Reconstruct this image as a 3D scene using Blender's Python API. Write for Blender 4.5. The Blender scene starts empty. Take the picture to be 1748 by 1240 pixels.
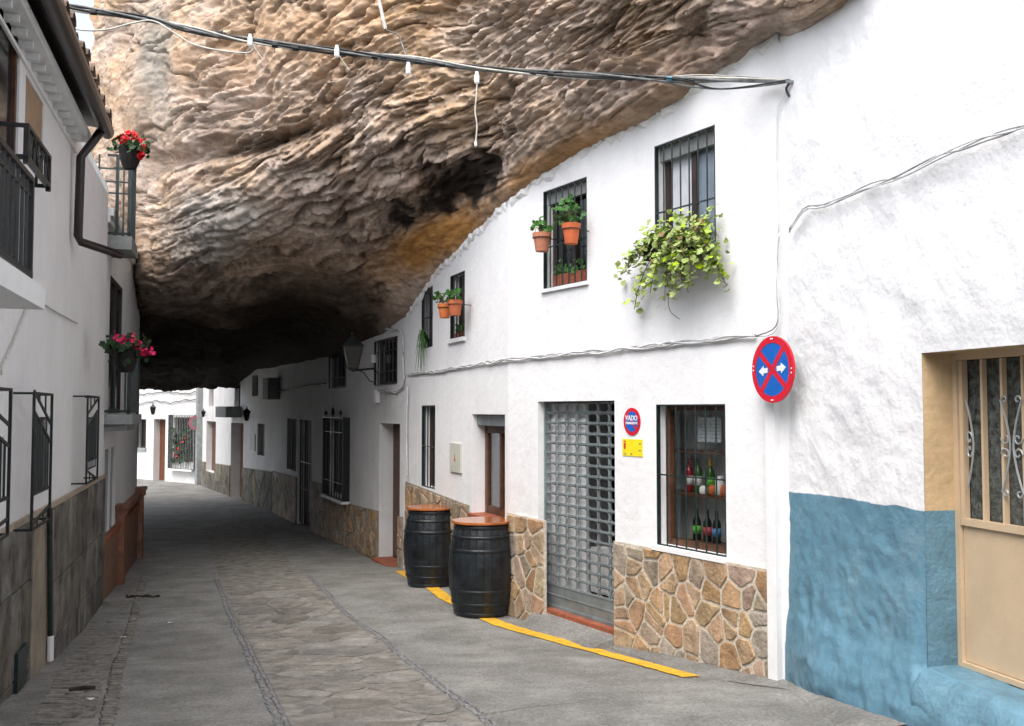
import bpy, math, random
import numpy as np
from mathutils import Vector, Matrix
R = math.radians
random.seed(7)
SC = bpy.context.scene
COL = SC.collection

# ------------------------------------------------------------------ camera, light, exposure
EYE = Vector((0, 0, 1.6)); S = 1.12; FPX = 1700.0; PITCH = math.atan(80 / 1700.0)
cam_d = bpy.data.cameras.new('camera'); cam = bpy.data.objects.new('camera', cam_d); COL.objects.link(cam)
cam_d.sensor_width = 36; cam_d.lens = 36 * FPX / 1748; cam_d.clip_start = .05; cam_d.clip_end = 600
cam.location = EYE; cam.rotation_euler = (R(90) + PITCH, 0, 0); SC.camera = cam
W = bpy.data.worlds.new('World'); SC.world = W; W.use_nodes = True
nt = W.node_tree; bg = nt.nodes['Background']
SUN_EL, SUN_AZ = 58, -24        # azimuth: degrees clockwise from -Y (behind the camera) seen from above
sx, sy = math.sin(R(SUN_AZ)), -math.cos(R(SUN_AZ))
sky = nt.nodes.new('ShaderNodeTexSky'); sky.sky_type = 'NISHITA'; sky.sun_disc = False
sky.sun_elevation = R(SUN_EL); sky.sun_rotation = math.atan2(sx, sy)
sky.dust_density = 4.0; sky.air_density = .8; sky.ozone_density = .6
hsv = nt.nodes.new('ShaderNodeHueSaturation'); hsv.inputs['Saturation'].default_value = .45; hsv.inputs['Value'].default_value = 1.1
nt.links.new(sky.outputs[0], hsv.inputs['Color']); nt.links.new(hsv.outputs[0], bg.inputs[0]); bg.inputs[1].default_value = .15
sun_d = bpy.data.lights.new('sun', 'SUN'); sun = bpy.data.objects.new('sun', sun_d); COL.objects.link(sun)
sun_d.energy = .5; sun_d.angle = R(60); sun_d.color = (1, .97, .93)
sdir = Vector((sx * math.cos(R(SUN_EL)), sy * math.cos(R(SUN_EL)), math.sin(R(SUN_EL))))
sun.rotation_euler = sdir.to_track_quat('Z', 'Y').to_euler(); sun.location = (0, 0, 30)
SC.view_settings.view_transform = 'Standard'; SC.view_settings.look = 'None'
SC.view_settings.gamma = 1; SC.view_settings.use_curve_mapping = False
SC.view_settings.exposure = 1.38
SC.cycles.max_bounces = 6; SC.cycles.diffuse_bounces = 2; SC.cycles.transparent_max_bounces = 8
SC.cycles.use_denoising = True

# ------------------------------------------------------------------ geometry of the place
CT, ST = math.cos(PITCH), math.sin(PITCH)
def ray(u, v):
    x = (u - 874) / FPX; z = (620 - v) / FPX
    return Vector((x, CT - ST * z, ST + CT * z))
def at_y(u, v, y):
    d = ray(u, v); return EYE + d * (y * S / d.y)
DR = [(-80, 1.2), (0, 1.30), (3, 1.43), (5, 1.60), (6.5, 1.75), (8, 1.885), (9.3, 1.925), (10.8, 1.945), (13, 2.06), (15, 2.17),
      (20, 2.34), (25, 2.42), (29, 2.47), (34, 2.45), (45, 2.4), (120, 2.4)]
DRX = np.array([p[0] for p in DR], float); DRY = np.array([p[1] for p in DR], float)
def cross(x, y): return .026 * np.clip(-x / S - .8, 0, 4.2) * np.interp(y / S, [7, 9, 13, 16], [0, 1, 1, 0])
def gz(x, y):
    return EYE.z - S * (float(np.interp(y / S, DRX, DRY)) + float(cross(x, y)))
def ground(u, v, h=0.0):
    d = ray(u, v); y = 8.0
    for _ in range(60):
        z = gz(d.x * y / d.y, y) + h; t = (z - EYE.z) / d.z
        y = .5 * y + .5 * t * d.y
    p = EYE + d * (y / d.y); p.z = gz(p.x, p.y) + h
    return p

class Wall:
    """a vertical plane from p0 to p1 (plan), s metres along, n towards the street"""
    def __init__(s_, p0, p1, side=-1):
        k = S
        s_.p0 = Vector((p0[0] * k, p0[1] * k, 0)); s_.p1 = Vector((p1[0] * k, p1[1] * k, 0))
        s_.L = (s_.p1 - s_.p0).length; s_.d = (s_.p1 - s_.p0) / s_.L
        s_.n = Vector((s_.d.y, -s_.d.x, 0)) * side      # side 1: street on the right of the run, -1: on the left
    def P(s_, s, z, off=0.0):
        p = s_.p0 + s_.d * s + s_.n * off; return Vector((p.x, p.y, z))
    def at(s_, u, v, off=0.0):
        d = ray(u, v); o = s_.p0 + s_.n * off
        t = (o - EYE).dot(s_.n) / d.dot(s_.n); return EYE + d * t
    def sz(s_, u, v, off=0.0):
        p = s_.at(u, v, off); return ((p - s_.p0).dot(s_.d), p.z)
    def rect(s_, u0, u1, vt, vb, uref=None, off=0.0):
        uref = u1 if uref is None else uref
        a, b = s_.sz(u0, 700, off)[0], s_.sz(u1, 700, off)[0]
        return (min(a, b), max(a, b), s_.sz(uref, vb, off)[1], s_.sz(uref, vt, off)[1])

SA = Wall((1.80, 6.335), (-.0336, 9.514)); SB = Wall((-.0336, 9.514), (-1.43, 13.2))
H3 = Wall((-1.43, 13.2), (-3.29, 17.8)); H4 = Wall((-3.29, 17.8), (-5.67, 23.7))
H5 = Wall((-5.67, 23.7), (-10.3, 33.0)); H6 = Wall((-10.3, 33.0), (-20.0, 41.1))
BW = Wall((3.12, 1.0), (1.728, 6.566))
L1 = Wall((1.337, -9.0), (-4.376, 10.7), 1); L2 = Wall((-4.40, 10.7), (-5.70, 15.2), 1)  # L1 carried on unseen behind the camera to block low sky light
L3 = Wall((-5.9, 15.3), (-10.2, 22.5), 1)

# ------------------------------------------------------------------ mesh builder and object helpers
class MB:
    def __init__(s): s.v = []; s.f = []; s.m = []; s.cur = 0
    def poly(s, pts):
        i = len(s.v); s.v += [tuple(p) for p in pts]; s.f.append(tuple(range(i, i + len(pts)))); s.m.append(s.cur); return s
    def hexa(s, c):   # 8 corners: bottom 4 ccw, top 4
        i = len(s.v); s.v += [tuple(p) for p in c]
        for q in ((0, 3, 2, 1), (4, 5, 6, 7), (0, 1, 5, 4), (1, 2, 6, 5), (2, 3, 7, 6), (3, 0, 4, 7)):
            s.f.append(tuple(i + k for k in q)); s.m.append(s.cur)
        return s
    def box(s, x0, x1, y0, y1, z0, z1):
        return s.hexa([(x0, y0, z0), (x1, y0, z0), (x1, y1, z0), (x0, y1, z0), (x0, y0, z1), (x1, y0, z1), (x1, y1, z1), (x0, y1, z1)])
    def wbox(s, w, s0, s1, z0, z1, o0, o1):
        P = w.P
        return s.hexa([P(s0, z0, o0), P(s1, z0, o0), P(s1, z0, o1), P(s0, z0, o1), P(s0, z1, o0), P(s1, z1, o0), P(s1, z1, o1), P(s0, z1, o1)])
    def bar(s, a, b, r, n=6, r2=None): return s.tube([a, b], r, n, r2)
    def tube(s, pts, r, n=6, r2=None):
        pts = [Vector(p) for p in pts]; m = len(pts); rings = []
        r2 = r if r2 is None else r2
        up = None
        for k, p in enumerate(pts):
            t = (pts[min(k + 1, m - 1)] - pts[max(k - 1, 0)])
            if t.length < 1e-9: t = Vector((0, 0, 1))
            t.normalize()
            if up is None:
                up = Vector((0, 0, 1)) if abs(t.z) < .9 else Vector((1, 0, 0))
            a = t.cross(up)
            if a.length < 1e-6: a = t.cross(Vector((.3, 1, .2)))
            a.normalize(); b = a.cross(t); up = b
            rr = r + (r2 - r) * k / max(1, m - 1); base = len(s.v)
            for j in range(n):
                an = 2 * math.pi * (j + .5) / n
                s.v.append(tuple(p + a * math.cos(an) * rr + b * math.sin(an) * rr))
            rings.append(base)
        for k in range(m - 1):
            for j in range(n):
                j2 = (j + 1) % n
                s.f.append((rings[k] + j, rings[k] + j2, rings[k + 1] + j2, rings[k + 1] + j)); s.m.append(s.cur)
        s.f.append(tuple(rings[0] + j for j in reversed(range(n)))); s.m.append(s.cur)
        s.f.append(tuple(rings[-1] + j for j in range(n))); s.m.append(s.cur)
        return s
    def lathe(s, c, prof, n=24, axis=None):
        """prof: (r, h) from bottom to top round vertical axis at c"""
        c = Vector(c); rings = []
        for r, h in prof:
            base = len(s.v); rings.append(base)
            for j in range(n):
                a = 2 * math.pi * j / n; s.v.append((c.x + r * math.cos(a), c.y + r * math.sin(a), c.z + h))
        for k in range(len(prof) - 1):
            for j in range(n):
                j2 = (j + 1) % n
                s.f.append((rings[k] + j, rings[k] + j2, rings[k + 1] + j2, rings[k + 1] + j)); s.m.append(s.cur)
        s.f.append(tuple(rings[0] + j for j in reversed(range(n)))); s.m.append(s.cur)
        s.f.append(tuple(rings[-1] + j for j in range(n))); s.m.append(s.cur)
        return s
    def disc(s, c, nrm, r, t=.004, n=32, up=(0, 0, 1), sx_=1.0):
        c = Vector(c); nrm = Vector(nrm).normalized(); a = Vector(up).cross(nrm).normalized(); b = nrm.cross(a)
        A = [c + a * math.cos(2 * math.pi * j / n) * r * sx_ + b * math.sin(2 * math.pi * j / n) * r for j in range(n)]
        B = [p + nrm * t for p in A]; i = len(s.v); s.v += [tuple(p) for p in A + B]
        s.f.append(tuple(i + j for j in reversed(range(n)))); s.m.append(s.cur)
        s.f.append(tuple(i + n + j for j in range(n))); s.m.append(s.cur)
        for j in range(n):
            k = (j + 1) % n; s.f.append((i + j, i + k, i + n + k, i + n + j)); s.m.append(s.cur)
        return s

ORG = {}
def finish(o, base, parent):
    pw = ORG.get(parent.name, Vector((0, 0, 0))) if parent else Vector((0, 0, 0))
    o.location = Vector(base) - pw; ORG[o.name] = Vector(base)
    if parent: o.parent = parent
def obj(name, mb, mats, parent=None, smooth=False, kind=None, label=None, base=None):
    V = np.array(mb.v, dtype=float)
    if base is None:
        lo, hi = V.min(0), V.max(0); base = Vector(((lo[0] + hi[0]) / 2, (lo[1] + hi[1]) / 2, lo[2]))
    V = V - np.array(base)
    me = bpy.data.meshes.new(name); me.from_pydata(V.tolist(), [], mb.f)
    if not isinstance(mats, (list, tuple)): mats = [mats]
    for m in mats: me.materials.append(m)
    if len(mats) > 1: me.polygons.foreach_set('material_index', mb.m)
    if smooth: me.polygons.foreach_set('use_smooth', [True] * len(me.polygons))
    me.update(); me.validate()
    o = bpy.data.objects.new(name, me); COL.objects.link(o); finish(o, base, parent)
    if kind: o['kind'] = kind
    if label: o['label'] = label
    return o
def inst(name, src, base, rot=0.0, parent=None, scale=1.0):
    o = bpy.data.objects.new(name, src.data if hasattr(src, 'data') else src); COL.objects.link(o)
    finish(o, base, parent); o.rotation_euler = rot if isinstance(rot, (tuple, list)) else (0, 0, rot)
    o.scale = scale if isinstance(scale, (tuple, list)) else (scale,) * 3
    return o
def thing(name, label, cat, base, group=None):
    o = bpy.data.objects.new(name, None); o.empty_display_size = .1; COL.objects.link(o); finish(o, base, None)
    o['label'] = label; o['category'] = cat
    if group: o['group'] = group
    return o
def tag(o, label, cat, group=None):
    o['label'] = label; o['category'] = cat
    if group: o['group'] = group
    return o

# ------------------------------------------------------------------ materials
def new_mat(name):
    m = bpy.data.materials.new(name); m.use_nodes = True; t = m.node_tree
    return m, t, t.nodes['Principled BSDF']
def N(t, kind, **kw):
    n = t.nodes.new(kind)
    for k, v in kw.items(): setattr(n, k, v)
    return n
def mat(name, col, rough=.7, var=.12, scale=3.0, bump=0.0, bscale=40.0, metal=0.0, objvar=0.0, spec=.4, detail=5, col2=None, coords='world', coat=0, dirt=None, grain=0, streak=0):
    m, t, p = new_mat(name)
    if coords == 'world':
        g = N(t, 'ShaderNodeNewGeometry'); vec = g.outputs['Position']
    else:
        g = N(t, 'ShaderNodeTexCoord'); vec = g.outputs['Object']
    n1 = N(t, 'ShaderNodeTexNoise'); n1.inputs['Scale'].default_value = scale; n1.inputs['Detail'].default_value = detail; n1.inputs['Roughness'].default_value = .65
    t.links.new(vec, n1.inputs['Vector'])
    c = col; c2 = col2 or tuple(max(0, x * (1 - 2.2 * var)) for x in col)
    c1 = tuple(min(1, x * (1 + var)) for x in col)
    rp = N(t, 'ShaderNodeValToRGB'); rp.color_ramp.elements[0].position = .32; rp.color_ramp.elements[1].position = .68
    rp.color_ramp.elements[0].color = (*c2, 1); rp.color_ramp.elements[1].color = (*c1, 1)
    t.links.new(n1.outputs['Fac'], rp.inputs['Fac']); out = rp.outputs['Color']
    if objvar:
        oi = N(t, 'ShaderNodeObjectInfo'); hv = N(t, 'ShaderNodeHueSaturation')
        mr = N(t, 'ShaderNodeMapRange'); mr.inputs['To Min'].default_value = 1 - objvar; mr.inputs['To Max'].default_value = 1 + objvar
        t.links.new(oi.outputs['Random'], mr.inputs['Value']); t.links.new(mr.outputs[0], hv.inputs['Value'])
        m2 = N(t, 'ShaderNodeMath', operation='FRACT'); m1 = N(t, 'ShaderNodeMath', operation='MULTIPLY'); m1.inputs[1].default_value = 7.31
        t.links.new(oi.outputs['Random'], m1.inputs[0]); t.links.new(m1.outputs[0], m2.inputs[0])
        mr2 = N(t, 'ShaderNodeMapRange'); mr2.inputs['To Min'].default_value = .492; mr2.inputs['To Max'].default_value = .508
        t.links.new(m2.outputs[0], mr2.inputs['Value']); t.links.new(mr2.outputs[0], hv.inputs['Hue'])
        mr3 = N(t, 'ShaderNodeMapRange'); mr3.inputs['To Min'].default_value = 1 - objvar * 1.2; mr3.inputs['To Max'].default_value = 1 + objvar * .8
        m3 = N(t, 'ShaderNodeMath', operation='MULTIPLY'); m3.inputs[1].default_value = 13.7; m4 = N(t, 'ShaderNodeMath', operation='FRACT')
        t.links.new(oi.outputs['Random'], m3.inputs[0]); t.links.new(m3.outputs[0], m4.inputs[0]); t.links.new(m4.outputs[0], mr3.inputs['Value'])
        t.links.new(mr3.outputs[0], hv.inputs['Saturation']); t.links.new(out, hv.inputs['Color']); out = hv.outputs['Color']
    if dirt:   # (colour, noise scale, threshold): blotches of wear
        n3 = N(t, 'ShaderNodeTexNoise'); n3.inputs['Scale'].default_value = dirt[1]; n3.inputs['Detail'].default_value = 8; n3.inputs['Roughness'].default_value = .7
        t.links.new(vec, n3.inputs['Vector']); r3 = N(t, 'ShaderNodeValToRGB')
        r3.color_ramp.elements[0].position = dirt[2]; r3.color_ramp.elements[1].position = min(1, dirt[2] + .14)
        r3.color_ramp.elements[0].color = (0, 0, 0, 1); k = dirt[3] if len(dirt) > 3 else .6; r3.color_ramp.elements[1].color = (k, k, k, 1)
        mx = N(t, 'ShaderNodeMix', data_type='RGBA'); mx.inputs[7].default_value = (*dirt[0], 1)
        t.links.new(n3.outputs['Fac'], r3.inputs['Fac']); t.links.new(r3.outputs['Color'], mx.inputs[0]); t.links.new(out, mx.inputs[6]); out = mx.outputs[2]
    for kind_, amt in (('g', grain), ('s', streak)):
        if not amt: continue
        n4 = N(t, 'ShaderNodeTexNoise'); n4.inputs['Detail'].default_value = 4; n4.inputs['Roughness'].default_value = .75
        if kind_ == 'g': n4.inputs['Scale'].default_value = 42; t.links.new(vec, n4.inputs['Vector'])
        else:
            mp4 = N(t, 'ShaderNodeMapping'); mp4.inputs['Scale'].default_value = (7, 7, .55); t.links.new(vec, mp4.inputs[0]); n4.inputs['Scale'].default_value = 1; t.links.new(mp4.outputs[0], n4.inputs['Vector'])
        m4 = N(t, 'ShaderNodeMapRange'); m4.inputs['From Min'].default_value = .36 if kind_ == 'g' else .5; m4.inputs['From Max'].default_value = .64 if kind_ == 'g' else .72
        m4.inputs['To Min'].default_value = 1 - amt if kind_ == 'g' else 1; m4.inputs['To Max'].default_value = 1 + amt if kind_ == 'g' else 1 - amt; t.links.new(n4.outputs['Fac'], m4.inputs['Value'])
        x4 = N(t, 'ShaderNodeMix', data_type='RGBA', blend_type='MULTIPLY'); x4.inputs[0].default_value = 1; t.links.new(out, x4.inputs[6]); t.links.new(m4.outputs[0], x4.inputs[7]); out = x4.outputs[2]
    t.links.new(out, p.inputs['Base Color'])
    p.inputs['Roughness'].default_value = rough; p.inputs['Metallic'].default_value = metal; p.inputs['Specular IOR Level'].default_value = spec
    if coat: p.inputs['Coat Weight'].default_value = coat; p.inputs['Coat Roughness'].default_value = .12
    if bump:
        n2 = N(t, 'ShaderNodeTexNoise'); n2.inputs['Scale'].default_value = bscale; n2.inputs['Detail'].default_value = 6; n2.inputs['Roughness'].default_value = .6
        t.links.new(vec, n2.inputs['Vector'])
        b = N(t, 'ShaderNodeBump'); b.inputs['Strength'].default_value = min(1, bump); b.inputs['Distance'].default_value = .02 * max(1, bump)
        t.links.new(n2.outputs['Fac'], b.inputs['Height']); t.links.new(b.outputs[0], p.inputs['Normal'])
    return m
M = {}
M['white'] = mat('white_plaster', (.80, .805, .81), .85, .03, 1.3, .45, 9, spec=.2, detail=9, streak=.05, dirt=((.60, .59, .57), 1.1, .56, .35))
M['white_old'] = mat('limewash', (.76, .76, .75), .9, .05, 1.6, .7, 14, spec=.15, streak=.07, dirt=((.5, .48, .44), 1.9, .58, .4))
M['trim_white'] = mat('white_trim', (.8, .81, .81), .7, .03, 4, .2, 20, spec=.25)
M['iron'] = mat('black_iron', (.012, .016, .016), .42, .3, 12, .1, 60, spec=.45)
M['iron_green'] = mat('dark_green_iron', (.014, .028, .026), .38, .3, 12, .1, 60, spec=.5)
M['dark_wood'] = mat('brown_wood', (.10, .042, .02), .5, .25, 9, .2, 40)
M['frame_dark'] = mat('dark_brown_frame', (.035, .022, .018), .45, .2, 9, .1, 40)
M['brown_blind'] = mat('brown_blind', (.16, .06, .03), .5, .2, 9, .2, 40)
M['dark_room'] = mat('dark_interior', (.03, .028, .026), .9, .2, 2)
M['pale_room'] = mat('pale_interior', (.74, .73, .70), .9, .1, 2)
M['mortar'] = mat('pale_mortar', (.66, .60, .50), .92, .10, 9, .9, 45, spec=.1)
M['mortar_grey'] = mat('grey_mortar', (.30, .27, .22), .92, .15, 9, .9, 45, spec=.1)
M['stone_ochre'] = mat('ochre_stone', (.45, .31, .185), .75, .22, 6, .9, 25, grain=.2, objvar=.16, spec=.25, dirt=((.28, .18, .10), 7, .6, .5))
M['stone_red'] = mat('reddish_stone', (.42, .28, .18), .75, .22, 6, .7, 35, objvar=.22, spec=.25)
M['stone_grey'] = mat('grey_brown_stone', (.37, .30, .22), .75, .2, 6, .9, 25, grain=.2, objvar=.25, spec=.25)
M['stone_dark'] = mat('dark_slab', (.17, .16, .14), .65, .35, 3.5, .6, 30, objvar=.35, spec=.3, dirt=((.19, .15, .11), 2.6, .56, .7))
M['stone_far'] = mat('greenish_slab', (.22, .20, .15), .75, .3, 3.0, .6, 20, objvar=.3, spec=.2)
M['plaster_beige'] = mat('bare_beige_render', (.30, .26, .20), .9, .15, 4, .5, 30, dirt=((.17, .14, .11), 3, .55, .5))
M['concrete'] = mat('street_concrete', (.265, .26, .243), .8, .17, 2.2, 1.0, 55, spec=.22, detail=12, grain=.28, dirt=((.165, .16, .148), 1.2, .50, .65))
M['paver'] = mat('paving_stone', (.245, .228, .202), .75, .2, 5, 1.0, 30, grain=.22, objvar=.28, spec=.28, dirt=((.2, .175, .15), 4, .55, .5))
M['cobble'] = mat('grey_blue_cobble', (.24, .245, .25), .8, .2, 16, .6, 40, spec=.3)
M['cobble_dark'] = mat('dark_cobble', (.23, .215, .19), .7, .3, 12, .6, 40, spec=.3)
M['yellow_paint'] = mat('yellow_paint', (.75, .42, .03), .7, .15, 10, .5, 60, grain=.12, dirt=((.30, .27, .20), 14, .56, .85))
M['barrel'] = mat('black_barrel_paint', (.012, .017, .021), .36, .4, 7, .35, 30, spec=.5)
M['hoop'] = mat('hoop_iron', (.012, .016, .02), .34, .3, 14, .2, 40, spec=.5, dirt=((.08, .07, .06), 11, .62, .6))
M['barrel_top'] = mat('varnished_wood', (.42, .13, .035), .22, .2, 6, .05, 30, spec=.5, coat=.5)
M['galv'] = mat('galvanised_slat', (.29, .335, .345), .42, .14, 5, .1, 40, metal=.55)
M['terracotta'] = mat('terracotta', (.50, .145, .055), .7, .12, 8, .2, 40, objvar=.12)
M['tile_orange'] = mat('orange_tile', (.28, .125, .07), .6, .2, 6, .3, 30, objvar=.12)
M['tile_red'] = mat('red_tile', (.33, .10, .05), .6, .2, 8, .2, 30)
M['leaf'] = mat('leaf_green', (.045, .15, .02), .5, .3, 40, spec=.35, objvar=.2)
M['leaf_dark'] = mat('dark_leaf', (.02, .06, .014), .5, .3, 40, spec=.35)
M['leaf_lime'] = mat('lime_leaf', (.36, .52, .03), .5, .2, 14, spec=.3, objvar=.25, col2=(.22, .34, .03))
M['leaf_brown'] = mat('browned_leaf', (.22, .15, .07), .6, .25, 14, spec=.3, objvar=.3)
M['stem'] = mat('stem', (.12, .09, .04), .7, .2, 20)
M['petal_red'] = mat('red_petal', (.75, .01, .015), .6, .15, 60)
M['petal_pink'] = mat('pink_petal', (.7, .02, .12), .6, .15, 60)
M['basket'] = mat('dark_basket', (.008, .006, .005), .8, .4, 30, .5, 60)
M['blue_reflect'] = mat('sign_blue', (.01, .12, .48), .35, .05, 20)
M['red_reflect'] = mat('sign_red', (.62, .015, .035), .35, .06, 20)
M['sign_white'] = mat('sign_white', (.8, .82, .82), .4, .05, 20)
M['sign_yellow'] = mat('sign_yellow', (.85, .70, .02), .45, .05, 20)
M['beige_metal'] = mat('beige_door_paint', (.60, .455, .30), .45, .05, 3, .1, 50, spec=.4)
M['beige_plaster'] = mat('beige_reveal_paint', (.58, .42, .24), .75, .08, 5, .4, 20, spec=.25)
M['silver'] = mat('silver_scroll', (.45, .47, .46), .45, .1, 20, metal=.4)
M['cable_grey'] = mat('grey_cable', (.2, .21, .21), .6, .3, 15)
M['cable_black'] = mat('black_cable', (.025, .025, .027), .55, .3, 15)
M['cable_white'] = mat('white_cable', (.58, .56, .50), .6, .15, 15)
M['plastic_white'] = mat('white_plastic', (.8, .8, .78), .4, .03, 15)
M['plastic_blue'] = mat('blue_tape', (.08, .4, .6), .5, .05, 15)
M['gutter'] = mat('dark_brown_gutter', (.022, .015, .013), .3, .3, 8, spec=.5)
M['roof_tile'] = mat('old_roof_tile', (.20, .14, .10), .85, .35, 6, .5, 30)
M['blind_beige'] = mat('beige_blind', (.36, .25, .16), .6, .1, 6)
M['shutter_grey'] = mat('dark_grey_shutter', (.10, .09, .075), .6, .2, 6)
M['grey_trim'] = mat('grey_moulding', (.30, .32, .32), .8, .12, 6, .3, 30)
M['paper'] = mat('paper', (.75, .78, .8), .7, .03, 10)
M['ink'] = mat('ink', (.12, .15, .2), .7, .1, 10)
M['lamp_glass'] = mat('lantern_glass', (.02, .02, .014), .25, .1, 10)
M['box_grey'] = mat('grey_unit', (.22, .23, .22), .6, .1, 10)
M['debris'] = mat('dark_wood_stick', (.035, .028, .02), .8, .3, 20, .4, 50)
M['litter'] = mat('white_litter', (.7, .7, .7), .7, .05, 20)
def emis_free_glass(name, tint, r=.06, gl=.25):
    m, t, p = new_mat(name); t.nodes.remove(p); o = t.nodes['Material Output']
    tr = N(t, 'ShaderNodeBsdfTransparent'); tr.inputs[0].default_value = (*tint, 1)
    g = N(t, 'ShaderNodeBsdfGlossy'); g.inputs['Roughness'].default_value = r; g.inputs[0].default_value = (.9, .95, 1, 1)
    fr = N(t, 'ShaderNodeLayerWeight'); pw = N(t, 'ShaderNodeMath', operation='POWER'); pw.inputs[1].default_value = 4; t.links.new(fr.outputs['Facing'], pw.inputs[0]); ad = N(t, 'ShaderNodeMath', operation='MULTIPLY_ADD'); ad.inputs[1].default_value = .8; ad.inputs[2].default_value = .045
    mx = N(t, 'ShaderNodeMixShader'); t.links.new(pw.outputs[0], ad.inputs[0]); t.links.new(ad.outputs[0], mx.inputs[0])
    t.links.new(tr.outputs[0], mx.inputs[1]); t.links.new(g.outputs[0], mx.inputs[2]); t.links.new(mx.outputs[0], o.inputs[0])
    return m
M['glass'] = emis_free_glass('window_glass', (.93, .95, .95))
M['glass_dark'] = mat('dark_glass', (.012, .014, .015), .12, .1, 5, spec=.5)
M['glass_blue'] = mat('bluish_curtained_glass', (.20, .25, .30), .25, .1, 3, spec=.5)
M['curtain'] = mat('net_curtain', (.62, .64, .68), .8, .06, 8)
M['glass_pattern'] = mat('hammered_glass', (.10, .12, .11), .18, .45, 24, 1.0, 70, spec=.6)
M['bottle_red'] = mat('red_bottle_glass', (.28, .005, .012), .1, .1, 5, spec=.6)
M['bottle_green'] = mat('green_bottle_glass', (.03, .09, .01), .1, .1, 5, spec=.6)
M['bottle_dark'] = mat('dark_bottle_glass', (.006, .008, .007), .1, .1, 5, spec=.6)
M['label_white'] = mat('label_white', (.65, .62, .6), .6, .05, 5)
M['label_green'] = mat('label_green', (.1, .4, .04), .6, .05, 5)
M['label_red'] = mat('label_red', (.45, .05, .06), .6, .05, 5)
M['label_blue'] = mat('label_blue', (.06, .2, .4), .6, .05, 5)
M['foil_yellow'] = mat('foil_yellow', (.7, .4, .02), .4, .05, 5)
M['pink'] = mat('faded_pink', (.45, .15, .2), .5, .05, 5)

# ------------------------------------------------------------------ vectorised noise (numpy)
_rng = np.random.RandomState(3); _perm = _rng.permutation(256); _perm = np.concatenate([_perm, _perm, _perm[:2]])
_g = _rng.normal(size=(256, 3)); _g /= np.linalg.norm(_g, axis=1)[:, None]
def pnoise(P):
    P = np.asarray(P, float); I = np.floor(P).astype(int); Fr = P - I; I &= 255
    w = Fr * Fr * Fr * (Fr * (Fr * 6 - 15) + 10); out = 0
    for dx in (0, 1):
        for dy in (0, 1):
            for dz in (0, 1):
                h = _perm[_perm[_perm[(I[..., 0] + dx) & 255] + ((I[..., 1] + dy) & 255)] + ((I[..., 2] + dz) & 255)]
                g = _g[h]; d = Fr - np.array([dx, dy, dz])
                ww = (w[..., 0] if dx else 1 - w[..., 0]) * (w[..., 1] if dy else 1 - w[..., 1]) * (w[..., 2] if dz else 1 - w[..., 2])
                out = out + ww * (g * d).sum(-1)
    return out * 1.6
def fbm(P, o=4, lac=2.03, gain=.5):
    a = 1; s = 0; P = np.asarray(P, float)
    for k in range(o): s = s + a * pnoise(P + 17.3 * k); P = P * lac; a *= gain
    return s

def grid_obj(name, X, Y, Z, m, parent=None, kind=None, smooth=True, keep=None, color=None, base=None):
    h, w = X.shape; V = np.stack([X, Y, Z], -1).reshape(-1, 3)
    idx = np.arange(h * w).reshape(h, w)
    Q = np.stack([idx[:-1, :-1], idx[:-1, 1:], idx[1:, 1:], idx[1:, :-1]], -1)
    if keep is not None: Q = Q[keep]
    Q = Q.reshape(-1, 4)
    base = Vector(V.mean(0)) if base is None else Vector(base)
    me = bpy.data.meshes.new(name); n = len(Q)
    me.vertices.add(len(V)); me.vertices.foreach_set('co', (V - np.array(base)).ravel())
    me.loops.add(n * 4); me.loops.foreach_set('vertex_index', Q.ravel())
    me.polygons.add(n); me.polygons.foreach_set('loop_start', np.arange(0, n * 4, 4)); me.polygons.foreach_set('loop_total', np.full(n, 4))
    me.polygons.foreach_set('use_smooth', np.full(n, smooth)); me.materials.append(m); me.update(); me.validate()
    if color is not None:
        at = me.color_attributes.new('col', 'FLOAT_COLOR', 'POINT'); c = np.ones((len(V), 4)); c[:, :3] = color.reshape(-1, 3); at.data.foreach_set('color', c.ravel())
    o = bpy.data.objects.new(name, me); COL.objects.link(o); finish(o, base, parent)
    if kind: o['kind'] = kind
    return o

# ------------------------------------------------------------------ the street surface
ys = np.concatenate([np.linspace(-60, 3, 20), np.linspace(3.2, 24, 210), np.linspace(24.2, 50, 60), np.linspace(52, 120, 12)])
xs = np.concatenate([np.linspace(-60, -9, 16), np.linspace(-8.8, 6, 150), np.linspace(6.5, 60, 16)])
GX, GY = np.meshgrid(xs, ys)
GZ = EYE.z - S * (np.interp(GY / S, DRX, DRY) + cross(GX, GY))
GZ = GZ + .012 * fbm(np.stack([GX * .9, GY * .9, GX * 0], -1), 3) * (np.abs(GX) < 9)
road = grid_obj('road', GX, GY, GZ, M['concrete'], kind='structure')
def gzf(x, y):
    return gz(x, y) + .012 * float(fbm(np.array([[x * .9, y * .9, 0.0]]), 3)[0])

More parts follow.
